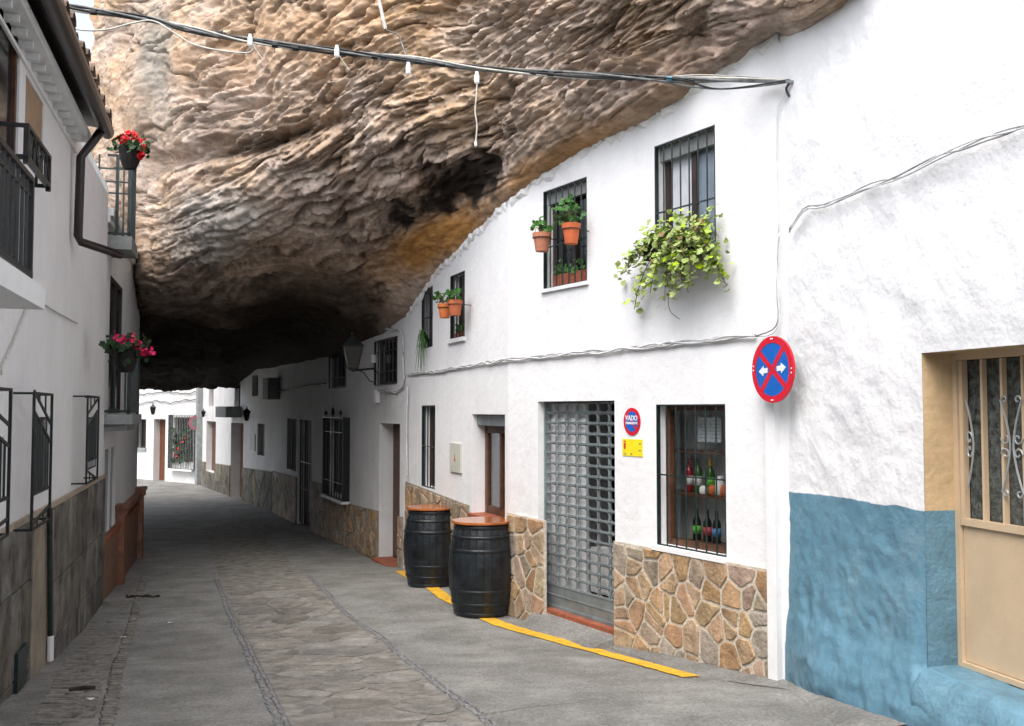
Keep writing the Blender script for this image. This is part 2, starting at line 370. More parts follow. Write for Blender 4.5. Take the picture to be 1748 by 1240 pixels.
def clip(poly, a, b, c):     # keep a x + b y <= c
    out = []
    for i in range(len(poly)):
        p, q = poly[i], poly[(i + 1) % len(poly)]; dp = a * p[0] + b * p[1] - c; dq = a * q[0] + b * q[1] - c
        if dp <= 0: out.append(p)
        if (dp < 0 < dq) or (dq < 0 < dp):
            t = dp / (dp - dq); out.append((p[0] + (q[0] - p[0]) * t, p[1] + (q[1] - p[1]) * t))
    return out
def cells(pts, bound, gap):
    """Voronoi cells of pts inside the convex polygon bound (ccw), each shrunk by gap/2"""
    res = []
    A = np.array(pts)
    for i, (x, y) in enumerate(pts):
        poly = list(bound); d = ((A - A[i]) ** 2).sum(1); order = np.argsort(d)[1:24]
        for j in order:
            qx, qy = pts[j]; a, b = qx - x, qy - y; L = math.hypot(a, b)
            if L < 1e-6: continue
            a /= L; b /= L
            poly = clip(poly, a, b, a * (x + qx) / 2 + b * (y + qy) / 2 - gap / 2)
            if len(poly) < 3: break
        if len(poly) >= 3: res.append(poly)
    return res
def area(p):
    return .5 * sum(p[i][0] * p[(i + 1) % len(p)][1] - p[(i + 1) % len(p)][0] * p[i][1] for i in range(len(p)))
def ragged(p, r, j=.006):
    out = []
    for i in range(len(p)):
        a, b = p[i], p[(i + 1) % len(p)]; L = math.hypot(a[0] - b[0], a[1] - b[1]); out.append(a); n = int(L / .06)
        for k in range(1, n + 1):
            t = k / (n + 1) + r.uniform(-.08, .08); out.append((a[0] + (b[0] - a[0]) * t + r.uniform(-j, j), a[1] + (b[1] - a[1]) * t + r.uniform(-j, j)))
    return out
def soften(p, k=.22):
    out = []
    for i in range(len(p)):
        a, b = p[i], p[(i + 1) % len(p)]
        if math.hypot(a[0] - b[0], a[1] - b[1]) < .012: out.append(((a[0] + b[0]) / 2, (a[1] + b[1]) / 2)); continue
        out.append((a[0] + (b[0] - a[0]) * k, a[1] + (b[1] - a[1]) * k)); out.append((a[0] + (b[0] - a[0]) * (1 - k), a[1] + (b[1] - a[1]) * (1 - k)))
    return out
def jitter_pts(x0, x1, y0, y1, dx, dy, j=.42, rnd=random):
    nx = max(1, round((x1 - x0) / dx)); ny = max(1, round((y1 - y0) / dy)); pts = []
    for r in range(ny):
        for c in range(nx):
            ox = .5 * (r % 2) * .6
            pts.append((x0 + (c + .5 + ox - .15 + rnd.uniform(-j, j)) * (x1 - x0) / nx, y0 + (r + .5 + rnd.uniform(-j, j)) * (y1 - y0) / ny))
    return pts
def stone_piece(name, poly, f, h, m, parent, bev=.012, sink=.02, rough=.0):
    """poly in 2D, f(a,b,off)->3D"""
    n = len(poly); cx = sum(p[0] for p in poly) / n; cy = sum(p[1] for p in poly) / n
    mb = MB(); r0 = []; r1 = []; r2 = []
    for (x, y) in poly:
        L = math.hypot(x - cx, y - cy) or 1e-6; k = max(.3, 1 - bev / L); hh = h * .6
        r0.append(f(x, y, -sink)); r1.append(f(x, y, hh)); r2.append(f(cx + (x - cx) * k, cy + (y - cy) * k, h + random.uniform(-rough, rough)))
    mb.v = [tuple(p) for p in r0 + r1 + r2]
    for i in range(n):
        j = (i + 1) % n; mb.f += [(i, j, n + j, n + i), (n + i, n + j, 2 * n + j, 2 * n + i)]
    mb.f.append(tuple(range(2 * n, 3 * n))); mb.m = [0] * len(mb.f)
    return obj(name, mb, m, parent)

# crazy paving strip down the middle of the street
def lerp_line(pts, y):
    ysn = [p[1] for p in pts]; xsn = [p[0] for p in pts]; return float(np.interp(y, ysn, xsn))
def gline(px):
    P = [ground(u, v) for u, v in px]; P = sorted([(p.x, p.y) for p in P], key=lambda q: q[1]); return P
LN1 = gline([(500, 1245), (488, 1223), (430, 1107), (392, 1028), (368, 966), (345, 905)])
LN2 = gline([(825, 1240), (797, 1216), (697, 1137), (649, 1093), (580, 1045), (502, 966), (455, 915)])
LN0 = gline([(199, 1240), (217, 1127), (244, 1028), (258, 960), (262, 915)])
LN00 = gline([(120, 1240), (158, 1127), (205, 1028), (232, 970), (245, 925)])
def extrap(L):
    (x0, y0), (x1, y1) = L[0], L[min(2, len(L) - 1)]
    k = (x1 - x0) / (y1 - y0); return [(x0 - k * (y0 - 2.0), 2.0)] + L
LN1, LN2, LN0, LN00 = map(extrap, (LN1, LN2, LN0, LN00))
yA, yB = 4.6, 12.5
bed = MB(); prev = None
for k in range(60):
    y = 2.2 + (24 - 2.2) * k / 59; row = [Vector((lerp_line(LN1, y), y, gzf(lerp_line(LN1, y), y) + .006)), Vector((lerp_line(LN2, y), y, gzf(lerp_line(LN2, y), y) + .006))]
    row = [row[0], row[0].lerp(row[1], .33), row[0].lerp(row[1], .66), row[1]]
    for p in row: p.z = gzf(p.x, p.y) + .006
    if prev:
        for i in range(3): bed.poly([prev[i], prev[i + 1], row[i + 1], row[i]])
    prev = row
M['bed'] = mat('paving_mortar', (.265, .25, .222), .85, .25, 7, .8, 50, spec=.2, dirt=((.2, .18, .16), 3, .55, .5))
obj('paving_bed', bed, M['bed'], road)
pts = []
rnd = random.Random(5)
y = yA - .2
while y < yB + .3:
    x0, x1 = lerp_line(LN1, y), lerp_line(LN2, y); dy = .26 if y < 8 else .36; nx = max(3, round((x1 - x0) / (.33 if y < 8 else .42)))
    for c in range(nx): pts.append((x0 + (c + .5 + rnd.uniform(-.42, .42)) * (x1 - x0) / nx, y + rnd.uniform(-.4, .4) * dy))
    y += dy
ns = 0
for poly in cells(pts, [(-8, yA - .3), (4, yA - .3), (4, yB + .3), (-8, yB + .3)], .028):
    cy = sum(p[1] for p in poly) / len(poly)
    if not (yA < cy < yB) or len(poly) < 3: continue
    x0, x1 = lerp_line(LN1, cy) + .06, lerp_line(LN2, cy) - .06
    poly = clip(poly, -1, 0, -x0 - .02); poly = clip(poly, 1, 0, x1) if len(poly) > 2 else poly
    if len(poly) < 3 or abs(area(poly)) < .006: continue
    if ns >= 290: break
    stone_piece('paving_stone', soften(poly), lambda a, b, o: Vector((a, b, gzf(a, b) + .006 + o)), random.uniform(.003, .010), M['paver'], road, bev=.02, rough=.003); ns += 1
def cobble_band(LA, off0, off1, y0, y1, dx, dy, m, name):
    mb = MB(); y = y0; r = random.Random(11)
    while y < y1:
        x0 = lerp_line(LA, y) + off0; x1 = lerp_line(LA, y) + off1; n = max(1, round((x1 - x0) / dx)); d = dy * r.uniform(.7, 1.3)
        for c in range(n):
            a = x0 + (x1 - x0) * c / n + .008 + r.uniform(-.01, .01); b = x0 + (x1 - x0) * (c + 1) / n - .008 + r.uniform(-.01, .01)
            z = gzf((a + b) / 2, y) + .004; h = r.uniform(.000, .007); e = .01
            yy0 = y + .007 + r.uniform(-.01, .01); yy1 = y + d - .007
            sl = lambda x_: (lerp_line(LA, y + d) - lerp_line(LA, y))
            s_ = sl(0)
            mb.hexa([(a, yy0, z - .02), (b, yy0, z - .02), (b + s_, yy1, z - .02), (a + s_, yy1, z - .02),
                     (a + e, yy0 + e, z + h), (b - e, yy0 + e, z + h + r.uniform(-.003, .003)), (b - e + s_, yy1 - e, z + h), (a + e + s_, yy1 - e, z + h)])
        y += d
    return obj(name, mb, m, road, kind='stuff')
cobble_band(LN1, -.10, .0, 4.5, 14, .05, .06, M['cobble'], 'cobble_line')
cobble_band(LN2, .0, .09, 4.5, 14, .045, .06, M['cobble'], 'cobble_line')
cobble_band(LN0, -.12, .0, 4.5, 15, .12, .05, M['cobble_dark'], 'cobble_line')
# ribbed gutter of thin stones on edge between that line and the left wall
def rib_band():
    mb = MB(); y = 4.6; r = random.Random(4)
    while y < 12:
        x1 = lerp_line(LN0, y) - .15; x0 = lerp_line(LN00, y) - .25; d = r.uniform(.05, .085); x = x0
        while x < x1 - .05:
            w_ = r.uniform(.12, .3); xe = min(x + w_, x1); z = gzf(x, y) + .003
            if r.random() < .8:
                h = r.uniform(-.002, .005)
                mb.hexa([(x + .006, y + .006, z - .02), (xe - .006, y + .006, z - .02), (xe - .006, y + d - .006, z - .02), (x + .006, y + d - .006, z - .02),
                         (x + .014, y + .014, z + h), (xe - .014, y + .014, z + h), (xe - .014, y + d - .014, z + h), (x + .014, y + d - .014, z + h)])
            x = xe
        y += d
    obj('edge_cobbles', mb, M['cobble_dark'], road, kind='stuff')
rib_band()
# joints across the concrete bands, a sunken drain line and the yellow line
def strip_on_road(name, px, width, m, h=.005, seg=.12, parent=None):
    P = [ground(u, v) for u, v in px]; pts = []
    for a, b in zip(P[:-1], P[1:]):
        n = max(1, int((b - a).length / seg))
        for i in range(n): pts.append(a.lerp(b, i / n))
    pts.append(P[-1]); mb = MB(); prev = None
    for i, p in enumerate(pts):
        t = (pts[min(i + 1, len(pts) - 1)] - pts[max(0, i - 1)]).normalized(); q = Vector((t.y, -t.x, 0)) * width / 2
        j = random.uniform(.9, 1.08); a = p + q * j; b = p - q * random.uniform(.9, 1.08); a.z = gzf(a.x, a.y) + h; b.z = gzf(b.x, b.y) + h
        if prev: mb.poly([prev[0], a, b, prev[1]])
        prev = (a, b)
    return obj(name, mb, m, parent)
M['joint'] = mat('dark_joint', (.26, .26, .25), .8, .4, 20, .4, 40)
strip_on_road('joint', [(243, 1068), (330, 1064), (405, 1062)], .014, M['joint'], parent=road)
strip_on_road('joint', [(215, 1140), (330, 1136), (440, 1133)], .01, M['joint'], parent=road)
strip_on_road('joint', [(805, 1225), (900, 1210), (1010, 1196)], .01, M['joint'], parent=road)
strip_on_road('joint', [(690, 1113), (790, 1098), (870, 1092)], .01, M['joint'], parent=road)
yl = strip_on_road('yellow_line', [(684, 975), (760, 1021), (848, 1064), (921, 1087), (1003, 1107), (1095, 1133), (1180, 1157)], .16, M['yellow_paint'], h=.008, seg=.06, parent=road)
# the raised concrete apron along the right-hand houses
def apron():
    mb = MB(); prev = None; px = [(1480, 1262), (1345, 1172), (1250, 1158), (1160, 1138), (1056, 1108), (990, 1082), (935, 1050), (900, 1050), (860, 1030)]
    inner = [(1560, 1250), (1340, 1150), (1313, 1140), (1200, 1120), (1056, 1092), (1000, 1060), (935, 1030), (900, 1035), (860, 1010)]
    r = random.Random(2)
    for (a, b) in zip(px, inner):
        A = ground(*a); B = ground(*b); A = A + (A - B).normalized() * .10; A.z = gzf(A.x, A.y) + .002; A2 = A.lerp(B, .25); A2.z = gzf(A2.x, A2.y) + .035; B.z = gzf(B.x, B.y) + .05
        row = [A, A2, B]
        if prev:
            for i in range(2): mb.poly([prev[i], prev[i + 1], row[i + 1], row[i]])
        prev = row
    obj('kerb_strip', mb, M['concrete'], road, smooth=True)
apron()

# ------------------------------------------------------------------ the rock overhang
def build_rock():
    C = []      # control points (u, v, depth in measured metres)
    def wallpt(w, u, v, eps=0.0):
        p = w.at(u, v); C.append((u, v, p.y / S - eps))
    for u, v in ((1560, -90), (1450, 5), (1400, 38), (1352, 62)): wallpt(BW, u, v)
    for u, v in ((1326, 58), (1290, 82), (1230, 122), (1150, 176), (1080, 216), (1000, 253), (930, 300)): wallpt(SA, u, v)
    for u, v in ((880, 333), (830, 382), (780, 432), (735, 480), (695, 540)): wallpt(SB, u, v)
    for u, v in ((655, 570), (600, 596), (565, 611)): wallpt(H3, u, v)
    for u, v in ((510, 620), (472, 626)): wallpt(H4, u, v)
    for u, v, y in ((440, 632, 25.6), (400, 640, 26), (345, 654, 26), (300, 657, 25.6), (235, 664, 25), (150, 672, 24)): C.append((u, v, y))
    for w_, L_ in ((BW, ((1450, 5), (1400, 38), (1352, 62))), (SA, ((1326, 58), (1290, 82), (1230, 122), (1150, 176), (1080, 216), (1000, 253), (930, 300))), (SB, ((860, 345), (830, 382), (780, 432), (735, 480)))):
        for u, v in L_: wallpt(w_, u - 9, v - 22, .30)
    # behind the facades: the sheet runs on inside the walls
    for u, v, y in ((1700, 120, 6.6), (1500, 200, 7.6), (1250, 260, 8.4), (1050, 400, 10.2), (900, 480, 12), (780, 600, 15.5), (640, 680, 21), (500, 700, 27),
                    (350, 700, 28), (150, 700, 26),
                    # the visible bulge
                    (1300, -40, 6.1), (1200, -20, 6.5), (1200, 60, 7.0), (1050, 80, 7.6), (1050, -20, 7.0), (900, 0, 8.2), (900, 120, 8.5), (850, 230, 9.1), (780, 340, 10.6),
                    (700, 0, 9.3), (700, 120, 9.6), (650, 240, 10.1), (620, 350, 11.2), (640, 430, 12.5), (600, 500, 14.0), (560, 560, 16.2),
                    (500, 0, 10.6), (480, 130, 10.8), (450, 250, 11.0), (430, 340, 11.5), (430, 420, 12.3), (420, 500, 13.5), (400, 560, 15.6), (380, 610, 19),
                    (300, 0, 12.4), (290, 120, 12.4), (280, 250, 12.4), (270, 350, 12.6), (270, 430, 13.2), (250, 520, 14.4), (240, 590, 17),
                    (200, 0, 14), (190, 150, 14), (215, 300, 14.2), (215, 420, 14.6), (190, 550, 16.5),
                    (150, 0, 17), (120, 200, 16.5), (100, 400, 16.8), (0, 100, 20), (0, 400, 18), (-300, 300, 22), (-300, 600, 24), (0, 650, 21),
                    # above the frame
                    (150, -500, 17), (300, -400, 13), (500, -400, 11.4), (700, -400, 10.4), (900, -400, 9.3), (1100, -400, 8.2), (1300, -400, 7.6), (1500, -400, 7.4), (1700, -400, 8.0),
                    (300, -900, 15), (700, -900, 12), (1100, -900, 10.5), (1500, -900, 10), (1700, -900, 11)): C.append((u, v, y))
    A = np.array(C, float); U, Vv, Yd = A[:, 0] / 500, A[:, 1] / 500, np.log(A[:, 2])
    def phi(d): return d
    D = np.sqrt((U[:, None] - U) ** 2 + (Vv[:, None] - Vv) ** 2); n = len(U)
    K = np.zeros((n + 3, n + 3)); K[:n, :n] = phi(D) - 0.004 * np.eye(n) * 0; K[:n, n] = 1; K[:n, n + 1] = U; K[:n, n + 2] = Vv; K[n:, :n] = K[:n, n:].T
    wgt = np.linalg.solve(K, np.concatenate([Yd, [0, 0, 0]]))
    us = np.concatenate([np.linspace(-300, 140, 60), np.linspace(143, 1480, 560), np.linspace(1484, 1700, 40)])
    vs = np.concatenate([np.linspace(-900, -30, 90), np.linspace(-27, 662, 330)])
    UU, VV = np.meshgrid(us, vs); u_, v_ = UU / 500, VV / 500
    Y = wgt[n] + wgt[n + 1] * u_ + wgt[n + 2] * v_
    for i in range(n): Y = Y + wgt[i] * np.sqrt((u_ - U[i]) ** 2 + (v_ - Vv[i]) ** 2)
    Y = np.exp(Y) * S
    # rows past the lip: the rock turns up and back
    dx = (UU - 874) / FPX; dz = (620 - VV) / FPX; dy_ = CT - ST * dz; dzz = ST + CT * dz
    X = dx * Y / dy_; Z = EYE.z + dzz * Y / dy_
    lx, ly, lz = X[-1], Y[-1], Z[-1]; ex = []
    for a, b in ((.25, .0), (.6, .25), (1.0, .9), (1.5, 2.2), (2.2, 5), (3, 10), (2, 14), (-6, 16)): ex.append((lx, ly + a, lz + b))
    tx, ty, tz = X[0], Y[0], Z[0]; tp = []
    for a, b in ((8, 5), (4, 3.5), (1.5, 1.5)): tp.append((tx, ty + a, tz + b))
    X = np.vstack([t[0] for t in tp] + [X] + [e[0] for e in ex]); Y = np.vstack([t[1] for t in tp] + [Y] + [e[1] for e in ex]); Z = np.vstack([t[2] for t in tp] + [Z] + [e[2] for e in ex])
    UF = np.vstack([UU[:1]] * 3 + [UU] + [UU[-1:]] * 8); VF = np.vstack([VV[:1]] * 3 + [VV] + [VV[-1:] + 20] * 8)
    P = np.stack([X, Y, Z], -1)
    gu = np.gradient(P, axis=1); gv = np.gradient(P, axis=0); Nn = np.cross(gu, gv); Nn /= (np.linalg.norm(Nn, axis=-1, keepdims=True) + 1e-9)
    sgn = np.sign((Nn * (np.array(EYE) - P)).sum(-1, keepdims=True)); sgn[sgn == 0] = 1; Nn *= sgn
    # distance in picture to the joint with the facades: the joint stays put
    bu = np.array([1560, 1450, 1400, 1352, 1326, 1230, 1150, 1080, 1000, 930, 880, 830, 780, 735, 695, 655, 600, 510, 440], float)
    bv = np.array([-90, 5, 38, 62, 58, 122, 176, 216, 253, 300, 333, 382, 432, 480, 540, 570, 596, 620, 632], float)
    ts = np.linspace(0, 1, 12); bb = np.concatenate([np.stack([bu[i] + (bu[i + 1] - bu[i]) * ts, bv[i] + (bv[i + 1] - bv[i]) * ts], -1) for i in range(len(bu) - 1)])
    dist = np.full(UF.shape, 1e9)
    for (a, b) in bb: dist = np.minimum(dist, (UF - a) ** 2 + (VF - b) ** 2)
    dist = np.sqrt(dist); fade = np.clip(dist / 110, .12, 1)
    # strata: beds rise to the right, thin ledges with ragged edges
    wx = fbm(P * .35 + 5, 3); wy = fbm(P * .35 + 25, 3)
    kk = .60 - .42 * np.clip((VF - 330) / 220, 0, 1)      # beds dip less on the underside
    q = -(VF + kk * (UF - 700)) / 128.0 + .30 * wx
    al = (UF - .5 * VF) / 128.0 + .25 * wy; ac = P[..., 1] * .35
    big = fbm(P * np.array([.45, .45, .6]), 3)
    def saw(x): f = x - np.floor(x); return np.where(f < .8, f / .8, (1 - f) / .2) - .5
    Q3 = np.stack([al * .55, ac * .55, q * 1.5], -1); w1 = fbm(Q3 * 1.2 + 71, 4); w2 = fbm(Q3 * 3.0 + 13, 3); te1 = saw(q * 1.9 + .7 * w1 + .35 * w2); te2 = saw(q * 5.2 + .7 * w1 + .6 * w2 + 3.3); w3 = fbm(Q3 * 7.5 + 3, 3); te3 = saw(q * 11.5 + .9 * w2 + .9 * w3 + 1.3); tm3 = np.clip(.3 + 2.2 * fbm(P * 1.1 + 83, 3), 0, 1.3)
    tm1 = np.clip(.3 + 1.8 * fbm(P * .6 + 33, 3), 0, 1.2); tm2 = np.clip(.3 + 2.2 * fbm(P * .8 + 53, 3), 0, 1.3)
    st = np.stack([al * .55, ac * .55, q * 2.6], -1); led = fbm(st, 4, gain=.55)
    st2 = np.stack([al * 1.9 + 9, ac * 1.9, q * 9.0], -1); led2 = fbm(st2, 4, gain=.6); st3 = np.stack([al * 4.5 + 3, ac * 4.5, q * 17.0], -1); led3 = fbm(st3, 3, gain=.6)
    rid = 1 - np.abs(fbm(P * 1.7 + 3, 4)) * 1.6; rid = rid * np.abs(rid)
    pit = np.clip(fbm(P * 3.1 + 31, 3) - .25, 0, 1); fine = fbm(P * 7.5, 4, gain=.6)
    left = np.clip((330 - UF) / 120, 0, 1)      # smoother, vertically fluted face at the far left
    flute = fbm(np.stack([P[..., 0] * 1.7, P[..., 1] * .5, P[..., 2] * .35], -1), 4)
    ledm = np.clip(.5 + 1.2 * fbm(P * .5 + 60, 2), .15, 1.2)
    led_s = np.tanh(led * 2.2)
    disp = .15 * big + (1 - left) * ((.05 * led_s + .04 * np.tanh(led2 * 2.6) + .02 * np.tanh(led3 * 2.5)) * ledm + .02 * rid * (1.3 - ledm) + (.085 * te1 * tm1 + .034 * te2 * tm2 + .015 * te3 * tm3) * (1 - .5 * np.clip((UF - 880) / 200, 0, 1))) + .012 * w3 + .13 * left * flute - .07 * pit * (1 - left * .7) + .022 * fine
    crk0 = np.clip(1 - np.abs(fbm(np.stack([al * .45, ac, q * 2.2], -1) + 61, 4)) * 9, 0, 1); disp = (disp - .07 * crk0) * fade
    # the deep black hollow above the second house window, and ledge shadows around it
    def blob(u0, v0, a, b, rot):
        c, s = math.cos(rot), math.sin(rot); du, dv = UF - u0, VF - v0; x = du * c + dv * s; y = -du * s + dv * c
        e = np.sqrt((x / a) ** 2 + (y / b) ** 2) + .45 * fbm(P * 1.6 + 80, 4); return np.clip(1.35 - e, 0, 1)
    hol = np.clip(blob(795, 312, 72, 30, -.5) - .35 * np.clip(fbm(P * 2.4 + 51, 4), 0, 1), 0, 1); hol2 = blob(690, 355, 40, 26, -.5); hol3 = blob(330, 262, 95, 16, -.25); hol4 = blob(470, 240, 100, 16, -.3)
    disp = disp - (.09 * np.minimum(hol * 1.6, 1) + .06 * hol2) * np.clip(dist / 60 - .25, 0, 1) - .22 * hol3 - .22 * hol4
    P2 = P + Nn * disp[..., None]
    # ---- stone colours (mineral bands, stains, dark streaks), with crevice and vault shade painted in
    def mixc(a, b, k): return a + (np.array(b) - a) * k[..., None]
    c = np.zeros(P.shape) + np.array([.42, .325, .245])
    c = mixc(c, [.47, .33, .20], np.clip(fbm(P * .5 + 12, 3) * 1.3 + .35, 0, 1) * np.clip((560 - VF) / 500, 0, 1))
    c = mixc(c, [.44, .38, .335], np.clip(fbm(P * .8 + 44, 4) * 1.6 + .1, 0, 1) * .9)
    c = mixc(c, [.24, .19, .15], np.clip(fbm(np.stack([al * .9, ac * .9, q * 3.2], -1) + 7, 4) * 1.5 - .1, 0, 1) * .75)
    c = mixc(c, [.17, .12, .075], np.clip(-(led2 * .4 + led3 * .3 + te2 * tm2 * .8 + te1 * tm1 * .6 + te3 * tm3 * .9) * 1.6 - .36, 0, 1) * .85)  # troughs between ledges painted darker, crevice shade put into the colour
    stk = fbm(np.stack([al * .7, ac, q * 7.5], -1) + 19, 5, gain=.62); stk2 = fbm(np.stack([al * 1.6, ac, q * 15], -1) + 29, 4, gain=.62)
    c = mixc(c, [.19, .14, .10], np.clip(stk * 1.5 - .12, 0, 1) * .6); c = mixc(c, [.13, .10, .075], np.clip(stk2 * 1.7 - .25, 0, 1) * .45); c = mixc(c, [.54, .46, .38], np.clip(-stk2 * 1.4 - .1, 0, 1) * .5)
    c = mixc(c, [.50, .43, .36], np.clip(fine * 1.3 - .2, 0, 1) * .5)
    def soft(u0, v0, a, b, rot, nz=.5, fr=1.2):
        cc, ss = math.cos(rot), math.sin(rot); du, dv = UF - u0, VF - v0; x = du * cc + dv * ss; y = -du * ss + dv * cc
        return np.clip(1.6 - 1.3 * (np.sqrt((x / a) ** 2 + (y / b) ** 2) + nz * fbm(P * fr + 90, 4)), 0, 1)
    c = mixc(c, [.42, .27, .15], soft(560, 50, 260, 70, -.2) * .5)
    c = mixc(c, [.21, .22, .20], soft(272, 110, 26, 110, .05, .35) * .75)
    crk = 1 - np.abs(fbm(np.stack([al * .45, ac, q * 2.2], -1) + 61, 4)) * 9; c = mixc(c, [.06, .045, .032], np.clip(crk, 0, 1) * np.clip(.4 + 2 * fbm(P * .7 + 15, 2), 0, 1) * .8)  # cracks darkened in the colour as well
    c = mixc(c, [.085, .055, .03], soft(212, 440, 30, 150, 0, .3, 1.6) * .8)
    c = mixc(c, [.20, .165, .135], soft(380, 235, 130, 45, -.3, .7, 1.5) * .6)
    c = mixc(c, [.42, .21, .055], soft(740, 412, 120, 44, -.45, .25) * .9)
    c = mixc(c, [.36, .20, .08], soft(930, 285, 130, 28, -.52, .3) * .75)
    c = mixc(c, [.40, .22, .09], soft(1080, 195, 160, 26, -.5, .35) * .4)
    c = mixc(c, [.24, .18, .14], soft(1180, 90, 190, 62, -.5, .5) * .55)
    c = mixc(c, [.5, .44, .38], soft(870, 60, 120, 60, -.2, .6) * .6)
    c = mixc(c, [.40, .39, .36], soft(360, 390, 90, 70, 0, .5) * .8)
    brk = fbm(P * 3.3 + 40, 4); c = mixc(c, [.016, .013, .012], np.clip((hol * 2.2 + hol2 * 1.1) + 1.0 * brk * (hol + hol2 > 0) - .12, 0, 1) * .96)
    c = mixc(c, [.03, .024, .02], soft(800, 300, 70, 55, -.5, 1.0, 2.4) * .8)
    c = mixc(c, [.04, .03, .024], soft(395, 255, 190, 14, -.28, .5, 2.) * .7)  # darker streak along the recessed ledges
    # shade under the deep part of the vault, painted into the rock colour
    vault_shade = np.clip((P[..., 1] / S - 12.6 + .9 * fbm(P * .6 + 70, 3)) / 2.4, 0, 1) * np.clip((VF - 410) / 90, 0, 1)
    c = mixc(c, [.022, .017, .013], vault_shade * .93)
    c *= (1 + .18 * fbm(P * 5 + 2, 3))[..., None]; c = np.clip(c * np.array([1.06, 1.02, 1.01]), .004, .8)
    ok = ~((UF < 152 + 6 * fbm(P * .9, 2)) & (VF < 105))
    rowi = np.arange(UF.shape[0])[:, None]; ok &= ~((UF < 172) & (rowi > UF.shape[0] - 4)); ok &= ~((UF < 152) & (rowi < 3))
    keep = ok[:-1, :-1] & ok[1:, 1:]
    m, t, p = new_mat('rock_face')
    a = N(t, 'ShaderNodeVertexColor'); a.layer_name = 'col'
    g = N(t, 'ShaderNodeNewGeometry'); n1 = N(t, 'ShaderNodeTexNoise'); n1.inputs['Scale'].default_value = 11; n1.inputs['Detail'].default_value = 12; n1.inputs['Roughness'].default_value = .8
    mp = N(t, 'ShaderNodeMapping'); mp.inputs['Rotation'].default_value = (0, R(-26), 0); mp.inputs['Scale'].default_value = (.55, .7, 2.0)
    t.links.new(g.outputs['Position'], mp.inputs[0]); t.links.new(mp.outputs[0], n1.inputs['Vector'])
    mr = N(t, 'ShaderNodeMapRange'); mr.inputs['From Min'].default_value = .3; mr.inputs['From Max'].default_value = .7; mr.inputs['To Min'].default_value = .5; mr.inputs['To Max'].default_value = 1.45
    t.links.new(n1.outputs['Fac'], mr.inputs['Value'])
    mx = N(t, 'ShaderNodeMix', data_type='RGBA', blend_type='MULTIPLY'); mx.inputs[0].default_value = 1
    t.links.new(a.outputs['Color'], mx.inputs[6]); t.links.new(mr.outputs[0], mx.inputs[7]); t.links.new(mx.outputs[2], p.inputs['Base Color'])
    p.inputs['Roughness'].default_value = .92; p.inputs['Specular IOR Level'].default_value = .12
    n2 = N(t, 'ShaderNodeTexNoise'); n2.noise_type = 'RIDGED_MULTIFRACTAL'; n2.inputs['Scale'].default_value = 4.5; n2.inputs['Detail'].default_value = 9; n2.inputs['Roughness'].default_value = .62; t.links.new(mp.outputs[0], n2.inputs['Vector'])
    b = N(t, 'ShaderNodeBump'); b.inputs['Strength'].default_value = 1; b.inputs['Distance'].default_value = .045; t.links.new(n2.outputs['Fac'], b.inputs['Height'])
    t.links.new(b.outputs[0], p.inputs['Normal'])
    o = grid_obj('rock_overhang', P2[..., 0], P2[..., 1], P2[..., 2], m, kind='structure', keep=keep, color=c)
    return o
rock = build_rock()
# ------------------------------------------------------------------ facades
def facade(root, w, z0, ztop, holes, m, s0=0.0, s1=None, name='wall', step=.6, reveal=True, rm=None):
    """holes: (s0, s1, za, zb, depth)"""
    s1 = w.L if s1 is None else s1
    S_ = {s0, s1}; Z_ = {z0}
    zt = ztop if callable(ztop) else (lambda s: ztop)
    for h in holes: S_ |= {h[0], h[1]}; Z_ |= {h[2], h[3]}
    k = s0
    while k < s1: S_.add(k); k += step
    S_ = sorted(x for x in S_ if s0 - 1e-6 <= x <= s1 + 1e-6); S2 = [S_[0]]
    for x in S_[1:]:
        if x - S2[-1] > .004: S2.append(x)
    Z_ = sorted(Z_); mb = MB()
    inside = lambda a, z: any(h[0] - 1e-4 < a < h[1] + 1e-4 and h[2] - 1e-4 < z < h[3] + 1e-4 for h in holes)
    for a, b in zip(S2[:-1], S2[1:]):
        for c, d in zip(Z_[:-1], Z_[1:]):
            if not inside((a + b) / 2, (c + d) / 2): mb.poly([w.P(a, c), w.P(b, c), w.P(b, d), w.P(a, d)])
        c = Z_[-1]; mb.poly([w.P(a, c), w.P(b, c), w.P(b, zt(b)), w.P(a, zt(a))])
    for (a, b, c, d, dep) in holes:
        for q in (((a, c), (a, d)), ((a, d), (b, d)), ((b, d), (b, c)), ((b, c), (a, c))):
            (p0, q0), (p1, q1) = q; mb.poly([w.P(p0, q0), w.P(p1, q1), w.P(p1, q1, -dep), w.P(p0, q0, -dep)])
    return obj(name, mb, m, root)
def shell(root, walls, z0, zts, depth, m):
    """closed back, sides and roof behind a run of walls"""
    mb = MB(); F_ = []; B_ = []
    for i, w in enumerate(walls):
        if i == 0: F_.append(w.P(0, 0)); B_.append(w.P(0, 0, -depth))
        F_.append(w.P(w.L, 0)); B_.append(w.P(w.L, 0, -depth))
    V = lambda p, z: Vector((p.x, p.y, z)); n = len(F_)
    for i in range(n - 1):
        mb.poly([V(B_[i], z0), V(B_[i + 1], z0), V(B_[i + 1], zts[i + 1]), V(B_[i], zts[i])])
        mb.poly([V(F_[i], zts[i]), V(F_[i + 1], zts[i + 1]), V(B_[i + 1], zts[i + 1]), V(B_[i], zts[i])])
    for i in (0, n - 1): 
        e = (F_[i] - B_[i]).normalized() * .006; f = F_[i] - e
        mb.poly([V(f, z0), V(B_[i], z0), V(B_[i], zts[i]), V(f, zts[i])])
    return obj('shell', mb, m, root)

